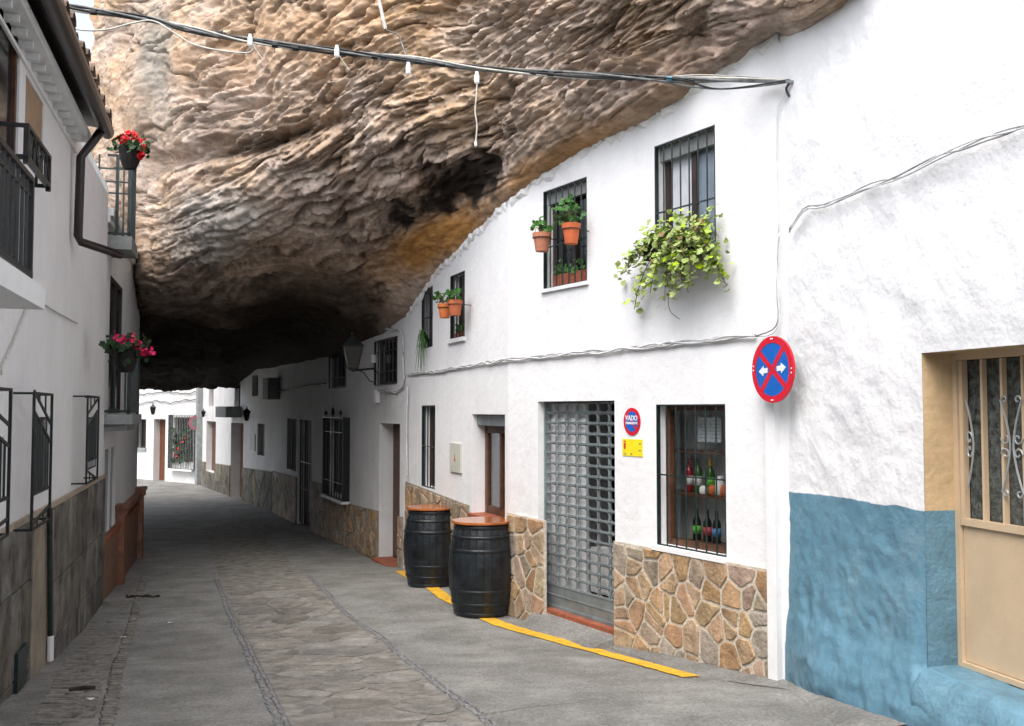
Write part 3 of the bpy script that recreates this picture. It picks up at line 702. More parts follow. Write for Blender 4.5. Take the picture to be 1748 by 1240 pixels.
def grille(root, w, r, off, n, hz=(), m=None, t=.012, side=.035, name='grille', rb=.007, frame=(1, 1, 1, 1)):
    m = m or M['iron']; a, b, c, d = r; mb = MB()
    if frame[0]: mb.wbox(w, a, a + t, c, d, off - side, off)
    if frame[1]: mb.wbox(w, b - t, b, c, d, off - side, off)
    if frame[2]: mb.wbox(w, a + t, b - t, c, c + t, off - side * .6, off)
    if frame[3]: mb.wbox(w, a + t, b - t, d - t, d, off - side * .6, off)
    g = obj(name, mb, m, root)
    src = None
    for i in range(n):
        s = a + (b - a) * (i + 1) / (n + 1); p = w.P(s, c + t, off - side * .35)
        if src is None:
            k = MB(); k.bar((0, 0, 0), (0, 0, d - c - 2 * t), rb, 6); src = obj('bar', k, m, g, base=(0, 0, 0)); src.location = p - ORG[g.name]; ORG[src.name] = p
        else: inst('bar', src, p, 0, g)
    for z in hz:
        k = MB(); k.wbox(w, a + t, b - t, z - .006, z + .006, off - side * .35 + rb - .004, off - side * .35 + rb + .008); obj('cross_bar', k, m, g)
    return g
def window(root, w, r, depth, fm=None, fw=.05, split=1, glass='glass_dark', back=None, name='window', sill=None, rail=None, cam_half=None, fd=.04):
    a, b, c, d = r; fm = fm or M['dark_wood']; mb = MB()
    mb.wbox(w, a, a + fw, c, d, -depth, -depth + fd); mb.wbox(w, b - fw, b, c, d, -depth, -depth + fd)
    mb.wbox(w, a + fw, b - fw, c, c + fw, -depth, -depth + fd - .003); mb.wbox(w, a + fw, b - fw, d - fw, d, -depth, -depth + fd - .003)
    f = obj(name, mb, fm, root)
    for i in range(split):
        s0 = a + fw + (b - a - 2 * fw) * i / split; s1 = a + fw + (b - a - 2 * fw) * (i + 1) / split
        g = glass[i] if isinstance(glass, (list, tuple)) else glass
        k = MB(); k.wbox(w, s0 + .004, s1 - .004, c + fw, d - fw, -depth + .008, -depth + .016); obj('pane', k, M[g], f)
        if i: k = MB(); k.wbox(w, s0 - .03, s0 + .03, c + fw, d - fw, -depth + .018, -depth + fd + .006); obj('mullion', k, fm, f)
    if rail:
        k = MB(); k.wbox(w, a + fw, b - fw, rail - .02, rail + .02, -depth + .018, -depth + fd - .004); obj('glazing_bar', k, fm, f)
    if sill:
        k = MB(); k.wbox(w, a - .03, b + .03, c - sill, c, -depth + fd, .035); obj('sill', k, M['trim_white'], f)
    return f
def plug(root, w, r, depth, m):
    k = MB(); k.wbox(w, r[0] - .02, r[1] + .02, r[2] - .02, r[3] + .02, -depth - .05, -depth - .01); return obj('dark_backing', k, m, root)
def bound_top(w, pts, add=.45):
    q = sorted([w.sz(u, v) for u, v in pts]); A = [p[0] for p in q]; B = [p[1] + add for p in q]
    return lambda s: float(np.interp(s, A, B))
def dado(root, w, u0, u1, top, dx, dy, mats, mortar, excl=(), th=.03, zb=None, minor=1.0, seed=1, gap=.026, relief=.014):
    """irregular stones in mortar; top: two (u, v) picture points on the wall giving the top edge"""
    sa, sb = w.sz(u0, 700)[0], w.sz(u1, 700)[0]; s0, s1 = min(sa, sb), max(sa, sb)
    (t0, z0_), (t1, z1_) = w.sz(*top[0], th), w.sz(*top[1], th)
    zt = lambda s: z0_ + (z1_ - z0_) * (s - t0) / (t1 - t0)
    gb = lambda s: gzf(w.P(s, 0).x, w.P(s, 0).y) - .01 if zb is None else zb
    mb = MB(); seg = 8
    cuts = sorted({s0, s1} | {x for e in excl for x in (e[0], e[1]) if s0 < x < s1})
    for a, b in zip(cuts[:-1], cuts[1:]):
        mid = (a + b) / 2; ex = [e for e in excl if e[0] < mid < e[1]]
        spans = [(gb(mid) - .3, None)]
        if ex:
            e = ex[0]; spans = [(gb(mid) - .3, e[2])] if e[2] > gb(mid) + .05 else []
        for lo, hi in spans:
            P = w.P; mb = MB(); ha, hb = (zt(a), zt(b)) if hi is None else (hi, hi)
            mb.hexa([P(a, lo, .002), P(b, lo, .002), P(b, lo, th), P(a, lo, th), P(a, ha, .002), P(b, hb, .002), P(b, hb, th), P(a, ha, th)]); obj('mortar_bed', mb, mortar, root)
    r = random.Random(seed); zlo = min(gb(s0), gb(s1)); zhi = max(zt(s0), zt(s1))
    pts = [p for p in jitter_pts(s0, s1, zlo, zhi, dx * .93, dy * .93, .62, r) if r.random() > .12]
    lo0, lo1 = gb(s0) + .01, gb(s1) + .01
    bound = [(s0 + .012, lo0), (s1 - .012, lo1), (s1 - .012, zt(s1) - .015), (s0 + .012, zt(s0) - .015)]
    cnt = 0
    for poly in cells(pts, bound, gap):
        cx = sum(p[0] for p in poly) / len(poly); cy = sum(p[1] for p in poly) / len(poly)
        parts_ = [poly]
        for e in excl:
            np_ = []
            for q in parts_:
                xs_ = [p[0] for p in q]; ys_ = [p[1] for p in q]
                if max(xs_) < e[0] or min(xs_) > e[1] or max(ys_) < e[2] or min(ys_) > e[3]: np_.append(q); continue
                for (A_, B_, C_) in ((1, 0, e[0] - .012), (-1, 0, -e[1] - .012)):
                    z = clip(q, A_, B_, C_)
                    if len(z) > 2: np_.append(z)
                z = clip(clip(clip(q, -1, 0, -e[0]), 1, 0, e[1]) or [], 0, 1, e[2] - .012) if len(q) > 2 else []
                if len(z) > 2: np_.append(z)
            parts_ = np_
        for q in parts_:
            if len(q) < 3 or abs(area(q)) < .0022: continue
            mm = r.choices([x[0] for x in mats], [x[1] for x in mats])[0]
            stone_piece('stone', ragged(soften(q, r.uniform(.04, .11)), r, relief * .4), lambda a, b, o: w.P(a, b, th + o), r.uniform(.6, 1.2) * relief, M[mm], root, bev=.007, rough=.0); cnt += 1
    return cnt
def slabs(root, w, u0, u1, ztop, zb, wd, hts, m, th=.03, seed=2, excl=()):
    sa, sb = w.sz(u0, 700)[0], w.sz(u1, 700)[0]; s0, s1 = min(sa, sb), max(sa, sb); r = random.Random(seed)
    k = MB(); k.wbox(w, s0, s1, zb, ztop, .002, th * .55); obj('mortar_bed', k, M['mortar_grey'] if m is not M['stone_dark'] else M['joint'], root)
    z = ztop; row = 0
    while z > zb:
        h = hts[row % len(hts)]; x = s0 - (wd * .5 if row % 2 else 0)
        while x < s1:
            x2 = min(x + wd * r.uniform(.85, 1.15), s1)
            if s1 - x2 < wd * .3: x2 = s1
            a = max(x, s0)
            if x2 - a > .05 and not any(e[0] < (a + x2) / 2 < e[1] and e[2] < z - h / 2 < e[3] for e in excl):
                q = [(a + .006, max(z - h, zb) + .006), (x2 - .006, max(z - h, zb) + .006), (x2 - .006, z - .006), (a + .006, z - .006)]
                stone_piece('slab', q, lambda a_, b_, o: w.P(a_, b_, th * .55 + o), th * r.uniform(.45, .7), m, root, bev=.006)
            x = x2
        z -= h; row += 1

# ================================================================== the shop house (right, near)
shop = thing('white_house', 'bright white house tucked under the rock with rolling shutter, potted windows and ochre stone base', 'house', SA.P(0, gz(1.9, 7)))
swin1 = SA.rect(1120, 1238, 690, 952, 1240); swA = SA.rect(1120, 1225, 211, 428, 1225); swB = SA.rect(928, 1003, 301, 480, 1003)
sshut = SA.rect(918, 1049, 684, 1078, 1049)
swC = SB.rect(768, 793, 462, 575, 793); swD = SB.rect(719, 738, 488, 592, 738); snar = SB.rect(720, 743, 692, 836, 743); sdoor = SB.rect(806, 862, 708, 893, 862)
dep_sh = .16
topA = bound_top(SA, [(1326, 58), (1290, 82), (1230, 122), (1150, 176), (1080, 216), (1000, 253), (930, 300), (872, 340)], .14)
topB = bound_top(SB, [(868, 342), (830, 382), (780, 432), (735, 480), (695, 540)], .12)
gzA = gz(1, 9) - .6
facade(shop, SA, gzA, topA, [(*swin1, .16), (*swA, .16), (*swB, .16), (sshut[0], sshut[1], sshut[2], sshut[3], .9)], M['white'])
facade(shop, SB, gzA - .2, topB, [(*swC, .16), (*swD, .16), (*snar, .18), (*sdoor, .22)], M['white'])
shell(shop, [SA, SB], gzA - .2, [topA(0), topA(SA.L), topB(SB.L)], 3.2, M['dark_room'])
nA = dado(shop, SA, 1051, 1314, ((1050, 924), (1313, 973)), .215, .185, [('stone_ochre', .55), ('stone_grey', .30), ('stone_red', .12)], M['mortar'], seed=8)
dado(shop, SA, 870, 933, ((870, 876), (932, 890)), .19, .17, [('stone_ochre', .5), ('stone_grey', .35), ('stone_red', .15)], M['mortar'], seed=4)
dado(shop, SB, 696, 802, ((695, 824), (800, 864)), .27, .20, [('stone_ochre', .45), ('stone_grey', .55)], M['mortar_grey'], seed=6)
# upper windows
f = window(shop, SA, swA, .155, M['frame_dark'], .055, 2, ['glass_blue', 'curtain'], rail=None); plug(shop, SA, swA, .16, M['dark_room'])
k = MB(); k.wbox(SA, swA[0] + .003, swA[1] - .003, swA[3] - .13, swA[3] - .003, -.11, -.06); obj('blind_box', k, M['box_grey'], f)
grille(shop, SA, swA, .0, 6, (swA[2] + (swA[3] - swA[2]) * .42,), M['iron_green'])
f = window(shop, SA, swB, .155, M['frame_dark'], .04, 2, ['glass_dark', 'glass_dark']); plug(shop, SA, swB, .16, M['dark_room'])
k = MB(); k.wbox(SA, swB[0] + .003, swB[1] - .003, swB[3] - .13, swB[3] - .003, -.11, -.06); obj('blind_box', k, M['box_grey'], f)
grille(shop, SA, swB, .0, 6, (swB[2] + (swB[3] - swB[2]) * .42,), M['iron_green'])
k = MB(); k.wbox(SA, swB[0] - .03, swB[1] + .02, swB[2] - .035, swB[2], -.115, .03); obj('window_sill', k, M['trim_white'], shop)
for r_, nb in ((swC, 4), (swD, 5)):
    window(shop, SB, r_, .155, M['dark_wood'], .04, 1); plug(shop, SB, r_, .16, M['dark_room'])
    grille(shop, SB, r_, .0, nb, (r_[2] + (r_[3] - r_[2]) * .5,), M['iron'], rb=.009)
k = MB(); k.wbox(SB, swC[0] - .03, swC[1] + .04, swC[2] - .05, swC[2], -.115, .04); obj('window_sill', k, M['trim_white'], shop)
window(shop, SB, snar, .17, M['dark_wood'], .03, 1); plug(shop, SB, snar, .18, M['dark_room'])
grille(shop, SB, snar, .0, 4, (snar[2] + (snar[3] - snar[2]) * .5,), M['iron_green'], rb=.008)
# the display window with bottles
a, b, c, d = swin1; dW = .16
fr = window(shop, SA, swin1, dW, M['dark_wood'], .05, 1, 'glass', fd=.05)
DW = .46
mb = MB(); P = SA.P; a_w, b_w = a, b; b = b + .62      # the niche behind the glass runs on past the far jamb
mb.poly([P(a, c, -dW), P(b, c, -dW), P(b, c, -DW), P(a, c, -DW)]); mb.poly([P(a, d, -dW), P(b, d, -dW), P(b, d, -DW), P(a, d, -DW)])
mb.poly([P(a, c, -dW), P(a, d, -dW), P(a, d, -DW), P(a, c, -DW)]); mb.poly([P(b, c, -dW), P(b, d, -dW), P(b, d, -DW), P(b, c, -DW)])
obj('display_niche', mb, mat('warm_wood', (.22, .085, .04), .45, .25, 6, .2, 30), shop)
k = MB(); k.wbox(SA, a, b, c, d, -DW - .03, -DW - .003); nb_ = obj('niche_back', k, M['pale_room'], shop)
shz = [SA.sz(1180, 840, -.34)[1], SA.sz(1180, 768, -.34)[1]]
shelf0 = SA.sz(1180, 925, -.4)[1]
for z in shz:
    k = MB(); k.wbox(SA, a + .02, b - .02, z - .025, z, -DW, -.24); obj('shelf', k, M['dark_wood'], shop)
b = b_w
grille(shop, SA, swin1, .0, 6, (SA.sz(1180, 815)[1],), M['iron_green'])
k = MB(); k.wbox(SA, a - .02, b + .02, c - .04, c, -.02, .05); obj('window_sill', k, M['trim_white'], shop)
k = MB(); k.wbox(SA, a + .03, b - .03, c + .001, c + .03, -DW + .03, -.2); obj('display_board', k, M['dark_wood'], shop)
def bottle(u, v, off, h, rr, glass, lab, foil, label, neckcol=None):
    s, z = SA.sz(u, v, off); base = P(s, z, off)
    t = thing('wine_bottle', label, 'bottle', base, 'bottles in the barred shop window')
    k = MB(); k.lathe(base, [(rr * .9, 0), (rr, .01), (rr, h * .56), (rr * .85, h * .64), (rr * .42, h * .75), (rr * .36, h * .97), (rr * .4, h)], 14); obj('glass_body', k, M[glass], t, smooth=True)
    k = MB(); k.lathe(base, [(rr + .001, h * .2), (rr + .001, h * .46)], 14); obj('paper_label', k, M[lab], t, smooth=True)
    if foil: k = MB(); k.lathe(base, [(rr * .45, h * .78), (rr * .42, h * 1.005)], 10); obj('neck_foil', k, M[foil], t)
    return t
z1 = shz[0]; z2 = shelf0
def onshelf(u, off, z):
    s = SA.sz(u, 800, off)[0]; vv = 0
    lo, hi = 500.0, 1100.0
    for _ in range(40):
        m_ = (lo + hi) / 2
        if SA.sz(u, m_, off)[1] > z: lo = m_
        else: hi = m_
    return lo
zb0 = c + .03
for (u, off, z, gl, lab, foil, txt) in (
    (1177, -.34, shz[0], 'bottle_red', 'label_white', 'bottle_red', 'red bottle with a white label on the middle shelf of the barred shop window'),
    (1192, -.35, shz[0], 'bottle_green', 'label_white', None, 'slim bright green bottle beside the red one on the middle shelf'),
    (1213, -.36, shz[0], 'bottle_green', 'label_green', 'foil_yellow', 'bottle with a yellow neck foil on the middle shelf'),
    (1190, -.34, zb0, 'bottle_dark', 'label_green', None, 'dark bottle with a green label standing at the bottom of the shop window'),
    (1208, -.34, zb0, 'bottle_dark', 'label_red', None, 'dark bottle with a red label, middle one of the three low bottles'),
    (1224, -.34, zb0, 'bottle_dark', 'label_blue', None, 'dark bottle with a blue label, right-hand one of the three low bottles')):
    bottle(u, onshelf(u, off, z), off, .30 if z != zb0 else .27, .037, gl, lab, foil, txt)
for (u, off, h, rr, mm, txt) in ((1201, -.28, .07, .035, 'label_white', 'small white pot between the green bottle and the yellow-necked one'), (1216, -.28, .085, .033, 'terracotta', 'small pinkish jar in front of the yellow-necked bottle'),
                                 (1229, -.30, .16, .04, 'label_white', 'pale packet at the right end of the middle shelf'), (1236, -.28, .09, .03, 'terracotta', 'brown jar at the far right of the middle shelf')):
    vv = onshelf(u, off, shz[0]); s, z = SA.sz(u, vv, off); k = MB(); k.lathe(P(s, z, off), [(rr * .8, 0), (rr, .01), (rr, h * .8), (rr * .7, h * .86), (rr * .7, h)], 12)
    tag(obj('jar', k, M[mm], None, smooth=True), txt, 'jar', 'jars in the barred shop window')
# notice in the window
q = [SA.sz(u, v, -.30) for u, v in ((1191, 754), (1231, 754))]; s0, s1 = sorted((q[0][0], q[1][0])); zt_ = SA.sz(1210, 713, -.30)[1]; zb_ = SA.sz(1210, 755, -.30)[1]
nt_ = obj('paper_notice', MB().wbox(SA, s0, s1, zb_, zt_, -.302, -.30), M['paper'], None); tag(nt_, 'white printed notice hanging in the barred shop window above the bottles', 'notice')
for i in range(6):
    k = MB(); zz = zt_ - (zt_ - zb_) * (.12 + .14 * i); e = (s1 - s0)
    k.wbox(SA, s0 + e * .06, s0 + e * (.45 if i % 2 else .38), zz - .004, zz, -.2995, -.298); k.wbox(SA, s0 + e * .55, s0 + e * (.9 if i % 3 else .8), zz - .004, zz, -.2995, -.298)
    obj('print', k, M['ink'], nt_)

# rolling shutter
a, b, c, d = SA.rect(928, 1049, 684, 1077, 1049, -.10); b0 = sshut[1]
a, b = sshut[0] + .004, sshut[1] - .004; c, d = sshut[2] - .02, sshut[3] - .004
shutter = None
rows = 20; rh = (d - c) / (rows + .6); off = -.10
k = MB(); k.wbox(SA, a, b, c, c + rh * .5, off - .02, off + .02); k.wbox(SA, a, a + .03, c + rh * .5, d, off - .015, off + .03); k.wbox(SA, b - .02, b, c + rh * .5, d, off - .015, off + .03)
shutter = obj('shutter', k, M['galv'], shop)
def slat_mesh(solid, nh=7):
    k = MB(); Wd = b - a - .05; cw = Wd / nh; n = 16
    for i in range(nh):
        x0 = i * cw; x1 = x0 + cw
        if solid:
            k.hexa([(x0, 0, 0), (x1, 0, 0), (x1, .008, 0), (x0, .008, 0), (x0, 0, rh), (x1, 0, rh), (x1, .008, rh), (x0, .008, rh)]); continue
        cx, cz = (x0 + x1) / 2, rh / 2; rx, rz = cw * .40, rh * .38; O = []; I = []
        for j in range(n):
            t = 2 * math.pi * (j + .5) / n; ct, st_ = math.cos(t), math.sin(t)
            e = .5; ix = math.copysign(abs(ct) ** e, ct) * rx; iz = math.copysign(abs(st_) ** e, st_) * rz
            mx = max(abs(ct) / (cw / 2), abs(st_) / (rh / 2)); O.append((cx + ct / mx, cz + st_ / mx)); I.append((cx + ix, cz + iz))
        # square up the outer ring corners
        bi = len(k.v)
        for (x, z) in O: k.v.append((x, 0, z))
        for (x, z) in I: k.v.append((x, .006, z))
        for (x, z) in I: k.v.append((x, -.006, z))
        for j in range(n):
            j2 = (j + 1) % n; k.f += [(bi + j, bi + j2, bi + n + j2, bi + n + j), (bi + n + j, bi + n + j2, bi + 2 * n + j2, bi + 2 * n + j)]; k.m += [0, 0]
    k.tube([(0, .008, 0), (Wd, .008, 0)], .007, 6); k.tube([(0, .006, rh * .12), (Wd, .006, rh * .12)], .004, 5)
    return k
# slat local frame: x along wall, y towards street, z up
ang = math.atan2(SA.d.y, SA.d.x); flip = 1 if SA.n.dot(Vector((-SA.d.y, SA.d.x, 0))) > 0 else -1
srcs = {}
for i in range(rows):
    solid = i in (0, 1)
    p = SA.P(a + .03, c + rh * (.5 + i), off)
    if solid not in srcs:
        kk = slat_mesh(solid); kk.v = [(x, y * flip, z) for x, y, z in kk.v]
        o_ = obj('slat', kk, M['galv'], shutter, base=(0, 0, 0)); ORG[o_.name] = p; o_.location = p - ORG[shutter.name]; o_.rotation_euler = (0, 0, ang); srcs[solid] = o_
    else: inst('slat', srcs[solid], p, ang, shutter)
k = MB(); k.wbox(SA, a - .02, b + .02, c - .05, c + .023, -.085, .004); obj('threshold', k, M['tile_red'], shop)
P = SA.P; k = MB(); gg0 = lambda s, o: gzf(P(s, 0, o).x, P(s, 0, o).y) - .01
k.hexa([P(a - .05, c - .9, -.02), P(b + .04, c - .9, -.02), P(b + .04, c - .9, .28), P(a - .05, c - .9, .28), P(a - .05, c - .012, -.0), P(b + .04, c - .012, -.0), P(b - .04, gg0(b, .28), .28), P(a + .04, gg0(a, .28), .28)]); obj('entrance_ramp', k, M['concrete'], shop)
# behind the shutter: reveal side, added white panel, dark doorway, a pale counter and two terracotta steps
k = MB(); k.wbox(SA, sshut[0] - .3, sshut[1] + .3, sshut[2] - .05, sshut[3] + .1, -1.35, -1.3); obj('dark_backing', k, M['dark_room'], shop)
wsh = sshut[1] - sshut[0]; k = MB(); k.wbox(SA, sshut[0] + wsh * .50, sshut[1] - .01, sshut[2] + .2, sshut[3] - .02, -.17, -.145); obj('added_white_panel', k, M['trim_white'], shop)  # white panel added behind the slats to brighten the shutter holes
k = MB(); k.wbox(SA, sshut[0] + .01, sshut[0] + wsh * .50 - .01, sshut[2] + .24, sshut[2] + .66, -.36, -.18); obj('counter', k, M['white_old'], shop)
for i in range(2):
    k = MB(); k.wbox(SA, sshut[0] + .02, sshut[1] - .02, sshut[2] - .01, sshut[2] + .10 * (i + 1), -.8 + .001, -.17 - .22 * i); obj('step', k, M['tile_red'], shop)
# the doorway with a short roller and glass
a, b, c, d = sdoor
k = MB(); k.wbox(SB, a + .02, b - .005, d - .13, d - .01, -.20, -.06); obj('roller_box', k, M['galv'], shop)
fr = window(shop, SB, (a + .01, b - .005, c, d - .13), .20, M['dark_wood'], .09, 2, ['glass_dark', 'glass'], name='shop_door')
k = MB(); k.wbox(SB, a - .2, b + .2, c - .1, d, -.9, -.88); obj('niche_back', k, M['pale_room'], shop)
k = MB(); k.wbox(SB, a - .05, b + .03, c - .04, c + .004, -.2, .05); obj('window_sill', k, M['tile_red'], shop)
k = MB(); k.wbox(SB, a, b, c + .55, c + .58, -.8, -.3); obj('shelf', k, M['dark_wood'], shop)
r_ = SB.rect(771, 789, 758, 808, 789)
k = MB(); k.wbox(SB, *r_, .0, .025); mp_ = obj('meter_cover', k, M['shutter_grey'] if 0 else mat('cream_cover', (.55, .55, .48), .5, .05, 6), shop)
k = MB(); s_, z_ = (r_[0] + r_[1]) / 2, (r_[2] + r_[3]) / 2
k.hexa([SB.P(s_ - .03, z_ - .04, .026), SB.P(s_ + .03, z_ - .04, .026), SB.P(s_ + .03, z_ - .04, .029), SB.P(s_ - .03, z_ - .04, .029), SB.P(s_ - .004, z_ + .05, .026), SB.P(s_ + .004, z_ + .05, .026), SB.P(s_ + .004, z_ + .05, .029), SB.P(s_ - .004, z_ + .05, .029)])
obj('warning_triangle', k, M['terracotta'], mp_)
# ragged plaster lip where the wall meets the rock
def plaster_lip(root, w, pts, m, seed):
    r = random.Random(seed); q = sorted([w.sz(u, v) for u, v in pts]); A = [p[0] for p in q]; B = [p[1] for p in q]
    s = A[0]; row = []; mb = MB()
    while s < A[-1]:
        z = float(np.interp(s, A, B)) + r.uniform(-.045, .03); row.append((s, z, r.uniform(.01, .05), r.uniform(.02, .07))); s += r.uniform(.03, .11)
    prev = None
    for (s, z, o, h) in row:
        ring = [w.P(s, z - h, .001), w.P(s, z - h * .3, o * .7), w.P(s, z + h * .3, o * .8), w.P(s, z + .07, .001)]
        if prev:
            for i in range(3): mb.poly([prev[i], ring[i], ring[i + 1], prev[i + 1]])
        prev = ring
    obj('plaster_lip', mb, m, root)
plaster_lip(shop, SA, [(1332, 60), (1290, 82), (1230, 122), (1150, 176), (1080, 216), (1000, 253), (930, 300), (870, 342)], M['white_old'], 3)
plaster_lip(shop, SB, [(866, 345), (830, 382), (780, 432), (735, 480), (695, 540)], M['white_old'], 4)
# white downpipe at the corner
cp = SA.at(1324, 900, .05)
k = MB(); k.wbox(SA, SA.sz(1331, 700)[0], SA.sz(1315, 700)[0], gz(cp.x, cp.y) - .05, SA.sz(1324, 688)[1], .0, .055); obj('corner_pilaster', k, M['trim_white'], shop)

# ================================================================== the blue-based house (right edge)
blue = thing('old_house', 'rough whitewashed house with a peeling blue painted base and beige doorway', 'house', BW.P(3, gz(2, 5)))
bdoor = list(BW.rect(1575, 2080, 603, 1140, 1575)); bfloor = BW.sz(1575, 1062)[1]
zfl = BW.sz(1650, 1136, -.25)[1]; bdoor[2] = zfl
bdoor[0] = max(bdoor[0], .4)
zblue = BW.sz(1450, 853)[1]
def lumpy_wall():
    w = BW; s0, s1, z0, z1 = 0.0, w.L, gz(2, 5) - .5, 6.2
    a, b, c, d = bdoor
    ss = sorted(set(list(np.linspace(s0, a - 1e-3, 24)) + list(np.linspace(a, b, 50)) + list(np.linspace(b, s1, 120)))); zz = sorted(set(list(np.linspace(z0, c, 34)) + list(np.linspace(c, d, 80)) + list(np.linspace(d, z1, 110))))
    SS, ZZ = np.meshgrid(ss, zz)
    top = np.interp(SS[0], sorted([w.sz(1700, 0)[0], w.sz(1450, 5)[0], w.sz(1400, 38)[0], w.L]), [6.2, w.sz(1450, 5)[1] + 1.2, w.sz(1400, 38)[1] + .2, w.sz(1340, 60)[1] + .12])
    ZZ = np.where(ZZ > d, d + (ZZ - d) * (top - d) / (z1 - d), ZZ)
    P0 = np.array(w.p0); D = np.array(w.d); Nn = np.array(w.n)
    Pw = P0 + SS[..., None] * D; Pw[..., 2] = ZZ
    ed = np.minimum.reduce([np.abs(SS - a) + 9 * ((ZZ < c) | (ZZ > d)), np.abs(SS - b) + 9 * ((ZZ < c) | (ZZ > d)), np.abs(ZZ - c) + 9 * ((SS < a) | (SS > b)), np.abs(ZZ - d) + 9 * ((SS < a) | (SS > b))])
    k = np.clip(ed / .12, .15, 1) 
    low = np.clip((zblue - ZZ) / .9, 0, 1)
    dsp = .016 * fbm(Pw * 1.6, 3) + .008 * (1 - np.abs(fbm(Pw * np.array([3, 3, 4.2]) + 4, 4)) * 1.6) * (.7 + 1.2 * low) - .02 * np.clip(fbm(Pw * 4 + 8, 3), 0, 1) * (.15 + low) + .002 * fbm(Pw * 14, 3)
    flare = .0 + .10 * np.clip((zfl + .12 - ZZ) / .35, 0, 1) ** 1.5 + .05 * low ** 2
    flare = flare * np.clip((s1 - SS - .05) / .7, 0, 1); off = dsp * k * np.clip((s1 - .13 - SS) / .25, .0, 1) + flare * np.clip(ed / .05, 0, 1)
    Pw = Pw + off[..., None] * Nn
    inside = (SS > a - 1e-4) & (SS < b + 1e-4) & (ZZ > c - 1e-4) & (ZZ < d + 1e-4)
    keep = ~(inside[:-1, :-1] & inside[1:, 1:] & inside[1:, :-1] & inside[:-1, 1:])
    m, t, p = new_mat('blue_and_white_limewash')
    g = N(t, 'ShaderNodeNewGeometry'); sp = N(t, 'ShaderNodeSeparateXYZ'); t.links.new(g.outputs['Position'], sp.inputs[0])
    n1 = N(t, 'ShaderNodeTexNoise'); n1.inputs['Scale'].default_value = 2.2; n1.inputs['Detail'].default_value = 4; t.links.new(g.outputs['Position'], n1.inputs['Vector'])
    ma = N(t, 'ShaderNodeMath', operation='MULTIPLY_ADD'); ma.inputs[1].default_value = .07; t.links.new(n1.outputs['Fac'], ma.inputs[0]); t.links.new(sp.outputs['Z'], ma.inputs[2])
    st_ = N(t, 'ShaderNodeMapRange'); st_.inputs['From Min'].default_value = zblue + .035 - .003; st_.inputs['From Max'].default_value = zblue + .035 + .003; t.links.new(ma.outputs[0], st_.inputs['Value'])
    n2 = N(t, 'ShaderNodeTexNoise'); n2.inputs['Scale'].default_value = 3.2; n2.inputs['Detail'].default_value = 7; n2.inputs['Roughness'].default_value = .65; t.links.new(g.outputs['Position'], n2.inputs['Vector'])
    rb = N(t, 'ShaderNodeValToRGB'); e = rb.color_ramp.elements; e[0].position = .33; e[0].color = (.10, .215, .295, 1); e[1].position = .76; e[1].color = (.19, .30, .36, 1)
    x = rb.color_ramp.elements.new(.55); x.color = (.125, .255, .335, 1); t.links.new(n2.outputs['Fac'], rb.inputs['Fac'])
    rw = N(t, 'ShaderNodeValToRGB'); e = rw.color_ramp.elements; e[0].position = .3; e[0].color = (.76, .77, .78, 1); e[1].position = .6; e[1].color = (.83, .835, .84, 1); t.links.new(n2.outputs['Fac'], rw.inputs['Fac'])
    mx = N(t, 'ShaderNodeMix', data_type='RGBA'); t.links.new(st_.outputs[0], mx.inputs[0]); t.links.new(rb.outputs[0], mx.inputs[6]); t.links.new(rw.outputs[0], mx.inputs[7]); t.links.new(mx.outputs[2], p.inputs['Base Color'])
    p.inputs['Roughness'].default_value = .62; p.inputs['Specular IOR Level'].default_value = .25
    n3 = N(t, 'ShaderNodeTexNoise'); n3.inputs['Scale'].default_value = 26; n3.inputs['Detail'].default_value = 6; t.links.new(g.outputs['Position'], n3.inputs['Vector'])
    b_ = N(t, 'ShaderNodeBump'); b_.inputs['Strength'].default_value = .6; b_.inputs['Distance'].default_value = .010; t.links.new(n3.outputs['Fac'], b_.inputs['Height']); t.links.new(b_.outputs[0], p.inputs['Normal'])
    M['blue_wall'] = m
    return grid_obj('wall', Pw[..., 0], Pw[..., 1], Pw[..., 2], m, blue, keep=keep)
lumpy_wall()
M['blue_paint'] = mat('blue_paint', (.13, .26, .34), .6, .15, 5, .6, 25, dirt=((.22, .28, .30), 4, .62, .4))
a, b, c, d = bdoor; RV = .25; P = BW.P
k = MB(); k.wbox(BW, b, b + .02, zblue, d, -RV - .05, -.004); k.wbox(BW, a, b, d, d + .02, -RV - .05, -.004); obj('door_reveal', k, M['beige_plaster'], blue)
k = MB(); k.wbox(BW, b, b + .02, c - .2, zblue, -RV - .05, -.002); obj('door_reveal', k, M['blue_paint'], blue, label='blue lower half of the doorway side')
